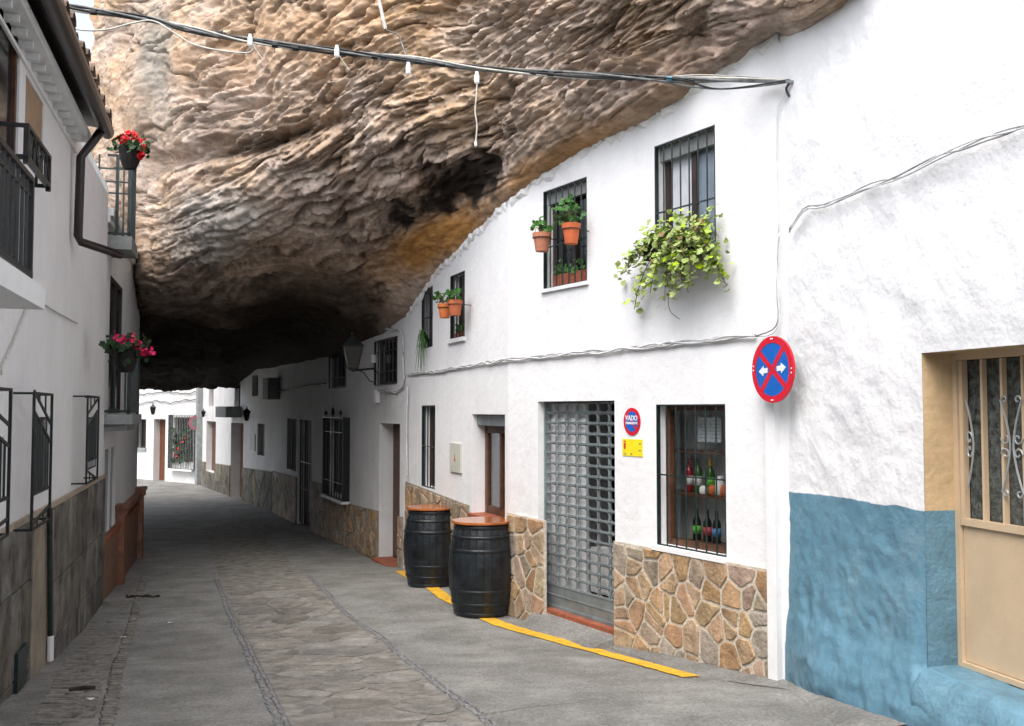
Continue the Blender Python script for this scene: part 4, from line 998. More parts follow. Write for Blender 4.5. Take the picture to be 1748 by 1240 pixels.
def door_step():
    n1, n2 = 60, 14; ss = np.linspace(a - .3, b + .18, n1); 
    prof = [(-RV - .04, c), (-.1, c), (.02, c - .003), (.07, c - .02), (.11, c - .07), (.14, c - .16), (.16, c - .3), (.18, c - .5)]
    oo = np.array([q[0] for q in prof]); zz = np.array([q[1] for q in prof]); tt = np.linspace(0, len(prof) - 1, 30); oo = np.interp(tt, range(len(prof)), oo); zz = np.interp(tt, range(len(prof)), zz)
    SS, OO = np.meshgrid(ss, oo); ZZ = np.repeat(zz[:, None], n1, 1)
    tap = np.clip((b + .18 - SS) / .22, 0, 1); OO = np.where(OO > 0, OO * tap - .03 * (1 - tap), OO)
    Pw = np.array(BW.p0) + SS[..., None] * np.array(BW.d) + OO[..., None] * np.array(BW.n); Pw[..., 2] = ZZ
    dn = fbm(Pw * 5, 4); Pw[..., 2] += .012 * dn; Pw += (.02 * fbm(Pw * 6 + 9, 3))[..., None] * np.array(BW.n) * (OO > 0)[..., None]
    keep = (SS[:-1, :-1] >= 0) & ~((SS[:-1, :-1] > b - .001) & (OO[:-1, :-1] < 0.0))
    grid_obj('doorstep', Pw[..., 0], Pw[..., 1], Pw[..., 2], M['blue_paint'], blue, keep=keep)
door_step()
# door
dl = obj('door_frame', MB().wbox(BW, b - .035, b, c + .002, d, -RV, -RV + .05).wbox(BW, a, b - .035, d - .04, d, -RV, -RV + .05).wbox(BW, a, b - .035, c + .002, c + .03, -RV, -RV + .05), M['beige_metal'], blue)
zmid = BW.sz(1652, 892, -RV + .03)[1]
door = obj('door', MB().wbox(BW, a + .01, b - .04, c + .034, zmid - .02, -RV + .005, -RV + .025).wbox(BW, a + .01, b - .04, zmid - .018, zmid + .022, -RV + .003, -RV + .045).wbox(BW, b - .07, b - .04, zmid + .022, d - .044, -RV + .003, -RV + .04), M['beige_metal'], blue)
k = MB(); k.wbox(BW, a + .01, b - .07, zmid + .022, d - .044, -RV - .01, -RV - .004); obj('pane', k, M['glass_pattern'], door)
cols = [BW.sz(u, 750, -RV + .03)[0] for u in (1678, 1712, 1743)]
st0 = cols[0] - cols[1]; s_ = cols[0]; i = 0
while s_ > a + .03:
    k = MB(); k.wbox(BW, s_ - .009, s_ + .009, zmid + .022, d - .044, -RV + .004, -RV + .034); obj('bar', k, M['beige_metal'], door); s_ -= st0
def scroll(cs, z0, z1, wd, mirror=True):
    """a pair of curved bars crossing with spirals at the ends"""
    mb = MB(); zc = (z0 + z1) / 2; o = -RV + .04
    for sg in (1, -1):
        pts = []
        for t in np.linspace(0, 1, 30):
            u = t * 2 - 1; x = sg * wd * (u * u) ** .8 * .9 + sg * .012
            pts.append(BW.P(cs + x, zc + u * (z1 - z0) * .44, o))
        mb.tube(pts, .006, 6)
        for e in (1, -1):
            sp_ = [BW.P(cs + sg * wd * .95 + sg * (-.022 + .022 * math.cos(t) * (1 - t / 9)) , zc + e * ((z1 - z0) * .44 + .022 * math.sin(t) * (1 - t / 9)), o) for t in np.linspace(0, 5.2, 16)]
            mb.tube(sp_, .005, 5)
            sp_ = [BW.P(cs + sg * (.045 + .034 * math.cos(t) * (1 - t / 8)), zc + e * (.042 + .034 * math.sin(t + math.pi) * (1 - t / 8)), o) for t in np.linspace(0, 6.2, 18)]
            mb.tube(sp_, .005, 5)
    mb.box(*(0,) * 0) if 0 else None
    return obj('scrollwork', mb, M['silver'], door)
zs1, zs0 = BW.sz(1700, 672, -RV + .04)[1], BW.sz(1700, 850, -RV + .04)[1]
c1 = BW.sz(1727, 750, -RV + .04)[0]; c0 = BW.sz(1650, 750, -RV + .04)[0]
scroll(c1, zs0, zs1, .075); scroll(c1 - (c0 - c1), zs0, zs1, .075)
# half scroll beside the jamb
mb = MB(); zc = (zs0 + zs1) / 2; o = -RV + .045
mb.tube([BW.P(c0 - .012 - .055 * (abs(u) ** 1.6) * -1 - .05 , zc + u * (zs1 - zs0) * .44, o) for u in np.linspace(-1, 1, 24)], .006, 6)
for e in (1, -1): mb.tube([BW.P(c0 - .03 - .024 * math.cos(t) * (1 - t / 8), zc + e * (.04 + .028 * math.sin(t)), o) for t in np.linspace(0, 6, 16)], .005, 5)
obj('scrollwork', mb, M['silver'], door)
shell(blue, [Wall((3.12, 1.0), (1.90, 5.9))], gz(2, 5) - .4, [6.0, 5.0], 2.5, M['dark_room'])
B2 = Wall((5.6, -9.0), (3.12, 1.0)); facade(blue, B2, -.6, 6.2, [], M['white'], step=2.0); shell(blue, [B2], -.6, [6.2, 6.2], 2.5, M['dark_room'])  # unseen wall run added behind the camera to block low sky light
blocker_house = thing('white_house', 'plain white house added out of view behind the viewpoint to block sky light', 'house', Vector((3.8, -10, 0)))
BE = Wall((5.6, -9.0), (1.3, -9.0), 1); facade(blocker_house, BE, -.6, 6.5, [], M['white'], step=2.0); shell(blocker_house, [BE], -.6, [6.5, 6.5], 3, M['dark_room'])  # unseen end wall, added to keep low sky light out of the vault

# ================================================================== houses 3 to 6 on the right, further in
h3 = thing('white_house', 'white house past the barrels with an ornate window grille, deep doorway and pinkish stone base', 'house', H3.P(0, gz(-1.6, 15)))
a3 = H3.rect(640, 678, 574, 655, 678); b3 = H3.rect(562, 590, 596, 662, 590); g3 = H3.rect(563, 597, 716, 852, 597); d3 = H3.rect(648, 683, 724, 944, 683)
d3 = (d3[0], d3[1], gz(-1.8, 16.4) - .02, d3[3])
top3 = bound_top(H3, [(695, 545), (655, 570), (600, 596), (562, 611)], .6)
z03 = gz(-2, 18) - .6
facade(h3, H3, z03, top3, [(*a3, .12), (*b3, .12), (*g3, .14), (*d3, .24)], M['white_old'])
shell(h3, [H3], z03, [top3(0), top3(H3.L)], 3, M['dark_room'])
window(h3, H3, a3, .115, M['dark_wood'], .05, 1); grille(h3, H3, a3, .02, 5, (a3[2] + .2, a3[3] - .2), M['iron'], rb=.012)
window(h3, H3, b3, .115, M['dark_wood'], .05, 1); grille(h3, H3, b3, .02, 4, (b3[2] + .2,), M['iron'], rb=.012)
window(h3, H3, g3, .13, M['dark_wood'], .05, 2); gg = grille(h3, H3, (g3[0] - .04, g3[1] + .06, g3[2] - .05, g3[3] + .03), .13, 7, (g3[2] + .25, g3[3] - .25), M['iron'], rb=.011, side=.13, t=.015)
mb = MB(); sc_ = (g3[0] + g3[1]) / 2; zz = g3[3] + .03
for q in (-.9, 0, .9):
    w_ = (g3[1] - g3[0]) * .42; h_ = .26 if q == 0 else .14
    mb.tube([H3.P(sc_ + q * w_ + .10 * math.cos(t), zz + .05 + h_ * .5 * math.sin(t), .12) for t in np.linspace(0, math.pi, 9)], .012, 5); mb.bar(H3.P(sc_ + q * w_, zz, .12), H3.P(sc_ + q * w_, zz + h_ * .9, .12), .012, 5, .004)
obj('crest', mb, M['iron'], gg)
k = MB(); k.wbox(H3, g3[0] - .05, g3[1] + .08, g3[2] - .1, g3[2] - .052, .0, .15); obj('window_sill', k, M['trim_white'], h3)
k = MB(); k.wbox(H3, d3[0], d3[1], d3[2], d3[3], -.28, -.23); dd_ = obj('door', k, M['dark_wood'], h3)
for i in range(3):
    k = MB(); hh = (d3[3] - d3[2]) / 3; k.wbox(H3, d3[0] + .12, d3[1] - .12, d3[2] + hh * i + .12, d3[2] + hh * (i + 1) - .06, -.229, -.21); obj('door_panel', k, M['dark_wood'], dd_)
k = MB(); k.wbox(H3, d3[0] + .01, d3[1] - .01, d3[2] - .1, d3[2] + .08, -.22, .12); obj('doorstep', k, M['tile_red'], h3)
dado(h3, H3, 561, 690, ((560, 852), (648, 874)), .24, .22, [('stone_red', .3), ('stone_grey', .5), ('stone_ochre', .2)], M['mortar_grey'], excl=[(d3[0], d3[1], d3[2] - 1, d3[3])], seed=3, gap=.03)

h4 = thing('white_house', 'dim white house in the darkest stretch under the rock with black window and barred door', 'house', H4.P(0, gz(-4, 20)))
w4 = H4.rect(492, 506, 714, 806, 506); d4 = H4.rect(509, 533, 717, 884, 533); d4 = (d4[0], d4[1], gz(-4, 23) - .05, d4[3])
top4 = bound_top(H4, [(560, 612), (510, 620), (467, 627)], .7)
facade(h4, H4, gz(-4, 24) - .6, top4, [(*w4, .15), (*d4, .2)], M['white_old'])
shell(h4, [H4], gz(-4, 24) - .6, [top4(0), top4(H4.L)], 3, M['dark_room'])
window(h4, H4, w4, .14, M['dark_wood'], .05, 1); grille(h4, H4, w4, .02, 4, (), M['iron'], rb=.012)
k = MB(); k.wbox(H4, *d4, -.22, -.18); obj('door', k, M['dark_wood'], h4); grille(h4, H4, (d4[0], d4[1], d4[2] + .1, d4[3]), -.05, 5, (d4[2] + .9, d4[2] + 1.5), M['iron'], rb=.012)
dado(h4, H4, 468, 558, ((467, 805), (540, 824)), .5, .42, [('stone_grey', .8), ('stone_far', .2)], M['mortar_grey'], excl=[(d4[0], d4[1], d4[2] - 1, d4[3])], seed=9, gap=.03)

h5 = thing('white_house', 'white house with greenish stone base at the bend, brown slatted door and shuttered windows', 'house', H5.P(0, gz(-6, 27)))
u1 = H5.rect(356, 364, 660, 694, 364); u2 = H5.rect(400, 410, 656, 694, 410); u3 = H5.rect(430, 440, 640, 676, 440)
w5 = H5.rect(353, 369, 720, 809, 369); d5 = H5.rect(395, 416, 723, 850, 416); n5 = H5.rect(440, 452, 724, 779, 452); d5 = (d5[0], d5[1], gz(-7, 30) - .03, d5[3])
facade(h5, H5, gz(-8, 30) - .8, 8.0, [(*u1, .2), (*u2, .2), (*u3, .2), (*w5, .25), (*d5, .35), (*n5, .2)], M['white_old'], step=1.5)  # upper part, out of view, raised to block low sky light
shell(h5, [H5], gz(-8, 30) - .8, [8.0, 8.0], 3.5, M['white_old'])
for r_ in (u1, u2, u3): window(h5, H5, r_, .18, M['dark_wood'], .06, 1)
def slatted(root, w, r, off, m, n, name):
    k = MB(); k.wbox(w, r[0], r[1], r[2], r[3], off - .04, off - .02); o = obj(name, k, m, root); z = r[2]; h = (r[3] - r[2]) / n; src = None
    for i in range(n):
        k = MB(); k.wbox(w, r[0] + .02, r[1] - .02, z + h * i + .012, z + h * (i + 1) - .006, off - .02 + .001, off + .004); obj('slat', k, m, o)
slatted(h5, H5, w5, -.2, M['brown_blind'], 22, 'shutter'); slatted(h5, H5, d5, -.3, M['brown_blind'], 28, 'slatted_door')
k = MB(); k.wbox(H5, *n5, -.16, -.12); obj('shutter', k, M['shutter_grey'], h5)
k = MB(); k.wbox(H5, *H5.rect(429, 437, 742, 770, 437), 0, .03); obj('meter_cover', k, mat('pale_cover', (.5, .52, .45), .5, .05, 6), h5)
dado(h5, H5, 346, 467, ((345, 788), (467, 806)), .62, .50, [('stone_far', 1)], M['mortar_grey'], excl=[(d5[0], d5[1], d5[2] - 1, d5[3]), (w5[0], w5[1], w5[2], w5[3])], seed=12, gap=.03)
k = MB(); k.wbox(H5, H5.L - .45, H5.L, gz(-9, 36) - .2, 5.2, .0, .18); obj('pilaster', k, M['grey_trim'], h5)

h6 = thing('white_house', 'farthest white house at the end of the lane with brown door and flower-filled barred window', 'house', H6.P(2, gz(-12, 38)))
w6 = H6.rect(236, 250, 716, 765, 250); d6 = H6.rect(263, 283, 716, 818, 283); g6 = H6.rect(298, 331, 713, 790, 331); d6 = (d6[0], d6[1], gz(-12, 39) - .03, d6[3])
facade(h6, H6, gz(-12, 38) - .8, 8.0, [(*w6, .2), (*d6, .28), (*g6, .2)], M['white_old'], step=1.5)  # also raised out of view against low sky light
shell(h6, [H6], gz(-12, 38) - .8, [8.0, 8.0], 3.5, M['white_old'])
window(h6, H6, w6, .18, M['dark_wood'], .05, 2); grille(h6, H6, w6, .02, 5, (), M['iron'], rb=.014)
k = MB(); k.wbox(H6, w6[0] - .06, w6[1] + .06, w6[2] - .12, w6[2], -.14, .06); obj('window_sill', k, M['grey_trim'], h6)
k = MB(); k.wbox(H6, *d6, -.30, -.27); obj('door', k, M['brown_blind'], h6)
window(h6, H6, g6, .18, M['dark_wood'], .06, 2, ['glass_dark', 'glass_dark'])
grille(h6, H6, (g6[0] - .35, g6[1] + .1, g6[2] - .25, g6[3] + .1), .2, 15, (), M['cable_grey'], rb=.013, side=.2)
k = MB(); k.wbox(H6, g6[0] - .2, g6[1] + .1, g6[2] - .33, g6[2] - .255, .0, .2); obj('window_sill', k, M['trim_white'], h6)
k = MB(); k.wbox(H6, .05, 9, 3.35, 3.42, .0, .05); obj('wall_moulding', k, M['grey_trim'], h6)

# ================================================================== left side
lh = thing('white_house', 'tall pale house along the left edge with black balconies, gutter and dark slab base', 'house', L1.P(5, gz(-3, 7)))
zg1 = gz(-3, 4)
zd = L1.sz(89, 869, .03)[1]
E0 = L1.at(181, 222, .28); eave = E0.z
g1 = (L1.sz(-30, 700)[0], L1.sz(8, 700)[0], L1.sz(15, 850)[1], L1.sz(15, 745)[1])
g2 = (L1.sz(58, 700)[0], L1.sz(86, 700)[0], L1.sz(75, 838)[1], L1.sz(75, 712)[1])
g3_ = (L1.sz(150, 700)[0], L1.sz(169, 700)[0], L1.sz(160, 800)[1], L1.sz(160, 712)[1])
ub = L1.sz(31, 700)[0], L1.sz(63, 700)[0]; u_ = (ub[0], ub[1], L1.sz(63, 285)[1], L1.sz(63, 158)[1])
bz = L1.sz(60, 497, .3)[1]     # big balcony floor
bg_ = (L1.sz(-60, 700)[0], L1.sz(20, 700)[0], bz, bz + 2.0)
facade(lh, L1, zg1 - 1.2, eave - .02, [(*g1, .045), (*g2, .045), (*g3_, .045), (*u_, .10), (*bg_, .06)], M['white'])
shell(lh, [L1], zg1 - 1.2, [eave - .02, eave - .02], 5, M['dark_room'])
for r_ in (g1, g2, g3_): window(lh, L1, r_, .04, M['frame_dark'], .02, 1, fd=.02)
fr_ = window(lh, L1, bg_, .055, M['dark_wood'], .06, 2)
zz = u_[3] - .38
k = MB(); k.wbox(L1, u_[0], u_[1], zz, u_[3], -.08, -.01); obj('blind_box', k, M['blind_beige'], lh)
k = MB(); k.wbox(L1, u_[0], u_[1], u_[2], zz, -.09, -.06); obj('shutter', k, M['shutter_grey'], lh)
def cage(u0, u1, vt, vb, off, n, slope):
    s0, s1 = L1.sz(u0, 700, off)[0], L1.sz(u1, 700, off)[0]; zt, zb = L1.sz(u1, vt, off)[1], L1.sz(u1, vb, off)[1]; t = .018
    mb = MB().wbox(L1, s0, s0 + t, zb, zt, off - t, off).wbox(L1, s1 - t, s1, zb, zt, off - t, off).wbox(L1, s0 + t, s1 - t, zt - t, zt, off - t, off).wbox(L1, s0 + t, s1 - t, zb, zb + t, off - t, off)
    for s in (s0 + .001, s1 - t): mb.wbox(L1, s, s + t * .8, zt - t, zt - .002, .0, off - t); mb.wbox(L1, s, s + t * .8, zb + .002, zb + t, .0, off - t)
    g = obj('grille', mb, M['iron'], lh); H = zt - zb; src = None
    def rail(za, zb_):
        P = L1.P; o = off - .005; k = MB().hexa([P(s0 + t, za - .01, o - .012), P(s1 - t, zb_ - .01, o - .012), P(s1 - t, zb_ - .01, o), P(s0 + t, za - .01, o), P(s0 + t, za + .01, o - .012), P(s1 - t, zb_ + .01, o - .012), P(s1 - t, zb_ + .01, o), P(s0 + t, za + .01, o)]); obj('cross_bar', k, M['iron'], g)
    e = .10 * slope
    ra = [(zt - .10 * H + e, zt - .14 * H - e), (zt - .24 * H + e, zt - .28 * H - e), (zb + .26 * H, zb + .26 * H), (zb + .10 * H - e * .5, zb + .06 * H + e * .5)]
    for q in ra: rail(*q)
    for i in range(n):
        s = s0 + (s1 - s0) * (i + 1) / (n + 1); f = (i + 1) / (n + 1)
        ztp = ra[1][0] + (ra[1][1] - ra[1][0]) * f
        k = MB().bar(L1.P(s, zb + .26 * H, off - .014), L1.P(s, ztp, off - .014), .008, 5); obj('bar', k, M['iron'], g)
    for i in range(2):
        s = s0 + (s1 - s0) * (i + 1) / 3; f = (i + 1) / 3; k = MB().bar(L1.P(s, ra[0][0] + (ra[0][1] - ra[0][0]) * f, off - .014), L1.P(s, zt, off - .014), .007, 5); obj('bar', k, M['iron'], g)
        k = MB().bar(L1.P(s, zb, off - .014), L1.P(s, ra[3][0] + (ra[3][1] - ra[3][0]) * f, off - .014), .007, 5); obj('bar', k, M['iron'], g)
cage(-60, 21, 663, 912, .14, 9, 1); cage(60, 91, 672, 885, .14, 6, 1); cage(151, 170, 677, 816, .14, 6, -1)
slabs(lh, L1, -40, 52, zd, zg1 - .6, .34, [.42, .6, .55, .6], M['stone_dark'], seed=3)
slabs(lh, L1, 88, 178, zd, gz(-4, 12) - .3, .42, [.62, .5, .6, .55], M['stone_dark'], seed=5)
k = MB(); k.wbox(L1, L1.sz(52.3, 700)[0], L1.sz(87.5, 700)[0], zg1 - .9, zd - .01, .002, .04); obj('render_patch', k, M['plaster_beige'], lh)
k = MB(); k.wbox(L1, L1.sz(-40, 700)[0], L1.L, zd, zd + .045, .0, .022); obj('dado_edge', k, mat('beige_edge', (.42, .35, .28), .8, .1, 6), lh)
k = MB(); k.bar(L1.at(86, 1120, .07), L1.at(85, 868, .07), .022, 8); obj('ground_pipe', k, M['iron_green'], lh)
k = MB(); k.bar(L1.at(85.5, 1128, .07), L1.at(86, 1085, .07), .026, 8); obj('pipe_shoe', k, M['trim_white'], lh)
r_ = (L1.sz(38, 700, .05)[0], L1.sz(54, 700, .05)[0], L1.sz(46, 1160, .05)[1], L1.sz(46, 1096, .05)[1])
k = MB(); k.wbox(L1, *r_, .0, .06); mb_ = obj('meter_box', k, M['iron_green'], lh); 
for q in (.2, .75): k = MB(); k.wbox(L1, r_[1] - .02, r_[1] + .05, r_[2] + (r_[3] - r_[2]) * q, r_[2] + (r_[3] - r_[2]) * q + .03, .03, .062); obj('hinge', k, M['iron_green'], mb_)
# balconies
def railing(root, w, s0, s1, z0, z1, off, n, post=.016, rb=.009, name='railing', mid=(), m=None, diag=False, sides=True):
    m = m or M['iron']; mb = MB(); t = post
    for z in (z0 + .04, z1): mb.wbox(w, s0, s1, z - t, z + t * .6, off - 2 * t, off)
    for s in (s0, s1 - 2 * t): mb.wbox(w, s, s + 2 * t, z0, z1 - t, off - 2 * t + .001, off - .001)
    if sides:
        for s in (s0, s1 - t):
            for z in (z0 + .04, z1): mb.wbox(w, s, s + t, z - t, z + t * .6, .0, off - 2 * t)
            q = 1
            while q * .12 < off - .05: mb.wbox(w, s + .003, s + .003 + rb * 1.6, z0 + .04, z1 - t, q * .12, q * .12 + rb * 1.6); q += 1
    g = obj(name, mb, m, root); src = None
    for z in mid: obj('cross_bar', MB().wbox(w, s0 + 2 * t, s1 - 2 * t, z - .008, z + .008, off - t - .006, off - t + .006), m, g)
    for i in range(n):
        s = s0 + (s1 - s0) * (i + 1) / (n + 1); p = w.P(s, z0 + .03, off - t)
        if src is None: k = MB(); k.bar((0, 0, 0), (0, 0, z1 - z0 - .04), rb, 5); src = obj('bar', k, m, g, base=(0, 0, 0)); ORG[src.name] = p; src.location = p - ORG[g.name]
        else: inst('bar', src, p, 0, g)
    if diag:
        for q in range(4):
            a_ = s0 + (s1 - s0) * q / 4; b_ = s0 + (s1 - s0) * (q + 1) / 4; za, zb_ = (z0 + .04, z1) if q % 2 == 0 else (z1, z0 + .04)
            obj('cross_bar', MB().bar(w.P(a_, za, off - t + .003), w.P(b_, zb_, off - t + .003), .011, 5), m, g)
    return g
OFFB = .45
s1b = L1.sz(56, 480, OFFB)[0]; s0b = max(.3, s1b - 3.0); zrt = L1.sz(53, 300, OFFB)[1]; zrb = L1.sz(55, 482, OFFB)[1]
railing(lh, L1, s0b, s1b, zrb, zrt, OFFB, 26, mid=(zrb + (zrt - zrb) * .84,), rb=.010)
k = MB(); k.wbox(L1, s0b - .05, s1b + .05, zrb - .13, zrb - .02, .0, OFFB + .05); obj('balcony_slab', k, M['trim_white'], lh)
OFF2 = .22
s1c = L1.sz(87, 330, OFF2)[0]; s0c = L1.sz(50, 210, OFF2)[0]; zt2 = L1.sz(87, 268, OFF2)[1]; zb2 = L1.sz(87, 328, OFF2)[1]
railing(lh, L1, s0c, s1c, zb2, zt2, OFF2, 5, diag=True, rb=.010, mid=())
ge0 = L1.sz(183, 222, .28)[0]
# eaves: moulding, corbels, gutter, tiles
k = MB(); k.wbox(L1, 0, ge0, eave - .22, eave - .19, .0, .02); obj('cornice', k, M['trim_white'], lh)
k = MB(); k.wbox(L1, 0, ge0, eave - .11, eave - .03, .0, .14); obj('cornice', k, M['trim_white'], lh)
q = 0; src = None; sb0 = ge0 - 7.5
while q * .24 + sb0 < ge0 - .1:
    s = sb0 + q * .24
    if src is None: k = MB().wbox(L1, s, s + .04, eave - .16, eave - .112, .0, .09); src = obj('corbel', k, M['trim_white'], lh)
    else: inst('corbel', src, ORG[src.name] + L1.d * (q * .24), 0, lh)
    q += 1
ge = L1.sz(183, 222, .28)[0]
k = MB(); k.bar(L1.P(.5, eave, .28), L1.P(ge, eave, .28), .065, 12); obj('gutter', k, M['gutter'], lh, smooth=True)
k = MB(); pp = [L1.P(L1.sz(141, 200)[0], eave - .02, .26), L1.P(L1.sz(141, 200)[0], eave - .22, .10), L1.at(139, 150, .07)]
pz0 = L1.sz(133, 412, .07); sdp = pz0[0]
pts = [L1.P(sdp, eave - .02, .26), L1.P(sdp, eave - .15, .18), L1.P(sdp, eave - .30, .08), L1.P(sdp, pz0[1] + .05, .07), L1.P(sdp + .03, pz0[1], .09)]
endp = L1.at(207, 436, .42); pts += [endp]
k.tube(pts, .04, 10); obj('downpipe', k, M['gutter'], lh, smooth=True)
def tile_mesh():
    k = MB(); n = 6
    for x0 in (0,):
        bi = len(k.v)
        for xx, rr, zz in ((x0, .085, 0), (x0 + .46, .07, .012)):
            for j in range(n + 1):
                a_ = math.pi * j / n; k.v.append((xx, rr * math.cos(a_), zz + rr * math.sin(a_) * .8 + x0 * .35 + (.06 if xx > x0 else 0)))
        for j in range(n): k.f.append((bi + j, bi + j + 1, bi + n + 2 + j, bi + n + 1 + j)); k.m.append(0)
    return k
src = None; s = ge0 - 7.2; an = math.atan2(-L1.n.y, -L1.n.x)
while s < ge0 + .15:
    p = L1.P(s, eave + .07 + random.uniform(-.008, .008), .33 + random.uniform(-.02, .02))
    if src is None: src = obj('roof_tile', tile_mesh(), M['roof_tile'], lh, base=(0, 0, 0)); ORG[src.name] = p; src.location = p - ORG[lh.name]; src.rotation_euler = (0, 0, an)
    else: inst('roof_tile', src, p, an, lh)
    s += .19
k = MB(); P = L1.P; k.hexa([P(0, eave + .03, .30), P(ge0, eave + .03, .30), P(ge0, eave + .03, .26), P(0, eave + .03, .26), P(0, eave + .05, .30), P(ge0, eave + .05, .30), P(ge0, eave + .35, -2.2), P(0, eave + .35, -2.2)]); obj('roof_deck', k, M['gutter'], lh)
# cables on the left wall
def wire(name, pts, r, m, parent=None, sub=6, sag=0.0, n=5):
    P_ = [Vector(p) for p in pts]; out = []
    for i in range(len(P_) - 1):
        p0 = P_[max(0, i - 1)]; p1 = P_[i]; p2 = P_[i + 1]; p3 = P_[min(len(P_) - 1, i + 2)]
        for j in range(sub):
            t = j / sub; out.append(.5 * ((2 * p1) + (p2 - p0) * t + (2 * p0 - 5 * p1 + 4 * p2 - p3) * t * t + (3 * p1 - p0 - 3 * p2 + p3) * t ** 3))
    out.append(P_[-1]); return obj(name, MB().tube(out, r, n), m, parent, smooth=True)
tag(wire('wall_cable', [L1.at(u, v, .015) for u, v in ((3, 640), (4, 625), (20, 590), (40, 540), (58, 508), (75, 520), (100, 535), (132, 552))], .007, M['cable_white']), 'thin white cable stapled in an inverted V below the left balcony', 'cable')

l2 = thing('white_house', 'narrow white house beyond the downpipe with two flowered balconies and orange tiled base', 'house', L2.P(1, gz(-5, 13)))
zt_l2 = L2.sz(206, 392)[1]
o2 = (L2.sz(178, 700)[0] + .15, L2.sz(199, 700)[0], L2.sz(190, 912)[1], L2.sz(190, 757)[1]); bl2 = (L2.sz(184, 700)[0], L2.sz(206, 700)[0], L2.sz(190, 706)[1], L2.sz(190, 470)[1])
facade(l2, L2, gz(-5, 16) - .5, zt_l2, [(*o2, .05), (*bl2, .05)], M['white'])
shell(l2, [L2], gz(-5, 16) - .5, [zt_l2, zt_l2], 4, M['white_old'])
k = MB(); k.wbox(L2, -.02, .0, gz(-5, 12) - .3, zt_l2, -4, .0); obj('side_wall', k, M['white'], l2)
window(l2, L2, o2, .045, M['trim_white'], .06, 2, name='door'); window(l2, L2, bl2, .045, M['frame_dark'], .06, 2, name='balcony_door')
k = MB(); k.wbox(L2, 0, L2.L, zt_l2 - .22, zt_l2 - .14, .0, .05); k.wbox(L2, 0, L2.L, zt_l2 - .138, zt_l2 - .04, .0, .09); obj('cornice', k, M['trim_white'], l2)
ZB = L2.sz(215, 708, .3)[1]
s_a, s_b = .04, L2.sz(196, 700)[0]
k = MB(); k.wbox(L2, s_a, s_b, ZB - .12, ZB, .0, .34).wbox(L2, s_a + .1, s_b - .1, ZB - .2, ZB - .12, .0, .26); obj('balcony_slab', k, M['grey_trim'], l2)
railing(l2, L2, s_a + .03, s_b - .03, ZB, ZB + .95, .31, 7, m=M['iron_green'], rb=.012, post=.02, mid=(ZB + .8,))
ZU = L2.sz(205, 366, .3)[1]
su = L2.sz(186, 700)[0]; k = MB(); k.wbox(L2, .02, su + .05, ZU - .16, ZU, -1.0, .30); obj('balcony_slab', k, M['box_grey'], l2)
for zq in (.52, .66, .82): obj('cross_bar', MB().wbox(L2, .05, .066, ZU + zq, ZU + zq + .02, -.3, .25), M['iron_green'], l2)
for oq in (-.3, -.1, .1): obj('bar', MB().wbox(L2, .05, .068, ZU + .04, ZU + 1.0, oq, oq + .02), M['iron_green'], l2)
railing(l2, L2, .05, su, ZU, ZU + 1.0, .28, 5, m=M['iron_green'], rb=.012, post=.02, mid=(ZU + .82,))
zo = L2.sz(190, 916, .1)[1]
k = MB(); k.wbox(L2, .02, L2.L, gz(-5, 15) - .3, zo - .05, .0, .05); obj('tiled_base', k, M['tile_orange'], l2)
k = MB(); k.wbox(L2, .0, L2.L, zo - .05, zo, .0, .08); obj('tiled_ledge', k, M['tile_red'], l2)
for s in (.02, 1.75, L2.L - .28):
    zc = zo + .2 if s > 1 else zo - .01
    if s > 1:
        k = MB(); k.wbox(L2, s, s + .26, gz(-5, 15) - .3, zc, .0, .12).wbox(L2, s - .02, s + .28, zc - .09, zc + .0, .001, .15).wbox(L2, s - .04, s + .30, zc, zc + .05, .0, .17); obj('tiled_pillar', k, M['tile_orange'], l2)
k = MB(); k.wbox(L2, 2.1, L2.L - .3, zo + .09, zo + .17, .0, .1); obj('tiled_ledge', k, M['tile_orange'], l2)

l3 = thing('white_house', 'plain white house hidden behind the flowered balconies on the left', 'house', L3.P(1, gz(-7, 18)))
facade(l3, L3, gz(-5, 16) - .5, 4.6, [], M['white_old']); shell(l3, [L3], gz(-5, 16) - .5, [4.6, 4.6], 4, M['white_old'])
# ================================================================== barrels
def barrel(u, v, label, rz):
    p = ground(u, v); p.z = gzf(p.x, p.y) + .005; H = .955
    t = thing('wine_barrel', label, 'barrel', p, 'black barrels used as tables')
    Rb, Rh = .352, .285; n = 28; mb = MB()
    rad = lambda h: Rh + (Rb - Rh) * (1 - (2 * h / H - 1) ** 2) ** 1.0
    for i in range(n):
        a0 = 2 * math.pi * i / n + rz; a1 = 2 * math.pi * (i + 1) / n + rz; k = MB(); rows_ = 9; g = .0035
        dr = random.uniform(-.0015, .0015); base = 0
        for q in range(rows_ + 1):
            h = H * q / rows_; r0 = rad(h) + dr
            for aa, rr in ((a0, r0 - g), (a0 + .012, r0), (a1 - .012, r0), (a1, r0 - g)): k.v.append((p.x + rr * math.cos(aa), p.y + rr * math.sin(aa), p.z + h))
        for q in range(rows_):
            for c_ in range(3): b_ = q * 4 + c_; k.f.append((b_, b_ + 1, b_ + 5, b_ + 4)); k.m.append(0)
        o = obj('stave', k, M['barrel'], t)
    for h, w_ in ((.01, .04), (.12, .03), (.25, .035), (.67, .035), (.81, .03), (.905, .04)):
        k = MB(); k.lathe(p, [(rad(h) + .002, h), (rad(h) + .006, h + .003), (rad(h + w_) + .006, h + w_ - .003), (rad(h + w_) + .002, h + w_)], 40); obj('hoop', k, M['hoop'], t, smooth=True)
    k = MB(); k.lathe(p, [(.30, H - .002), (.318, H + .003), (.318, H + .022), (.31, H + .027)], 48); obj('round_table_top', k, M['barrel_top'], t)
    return p
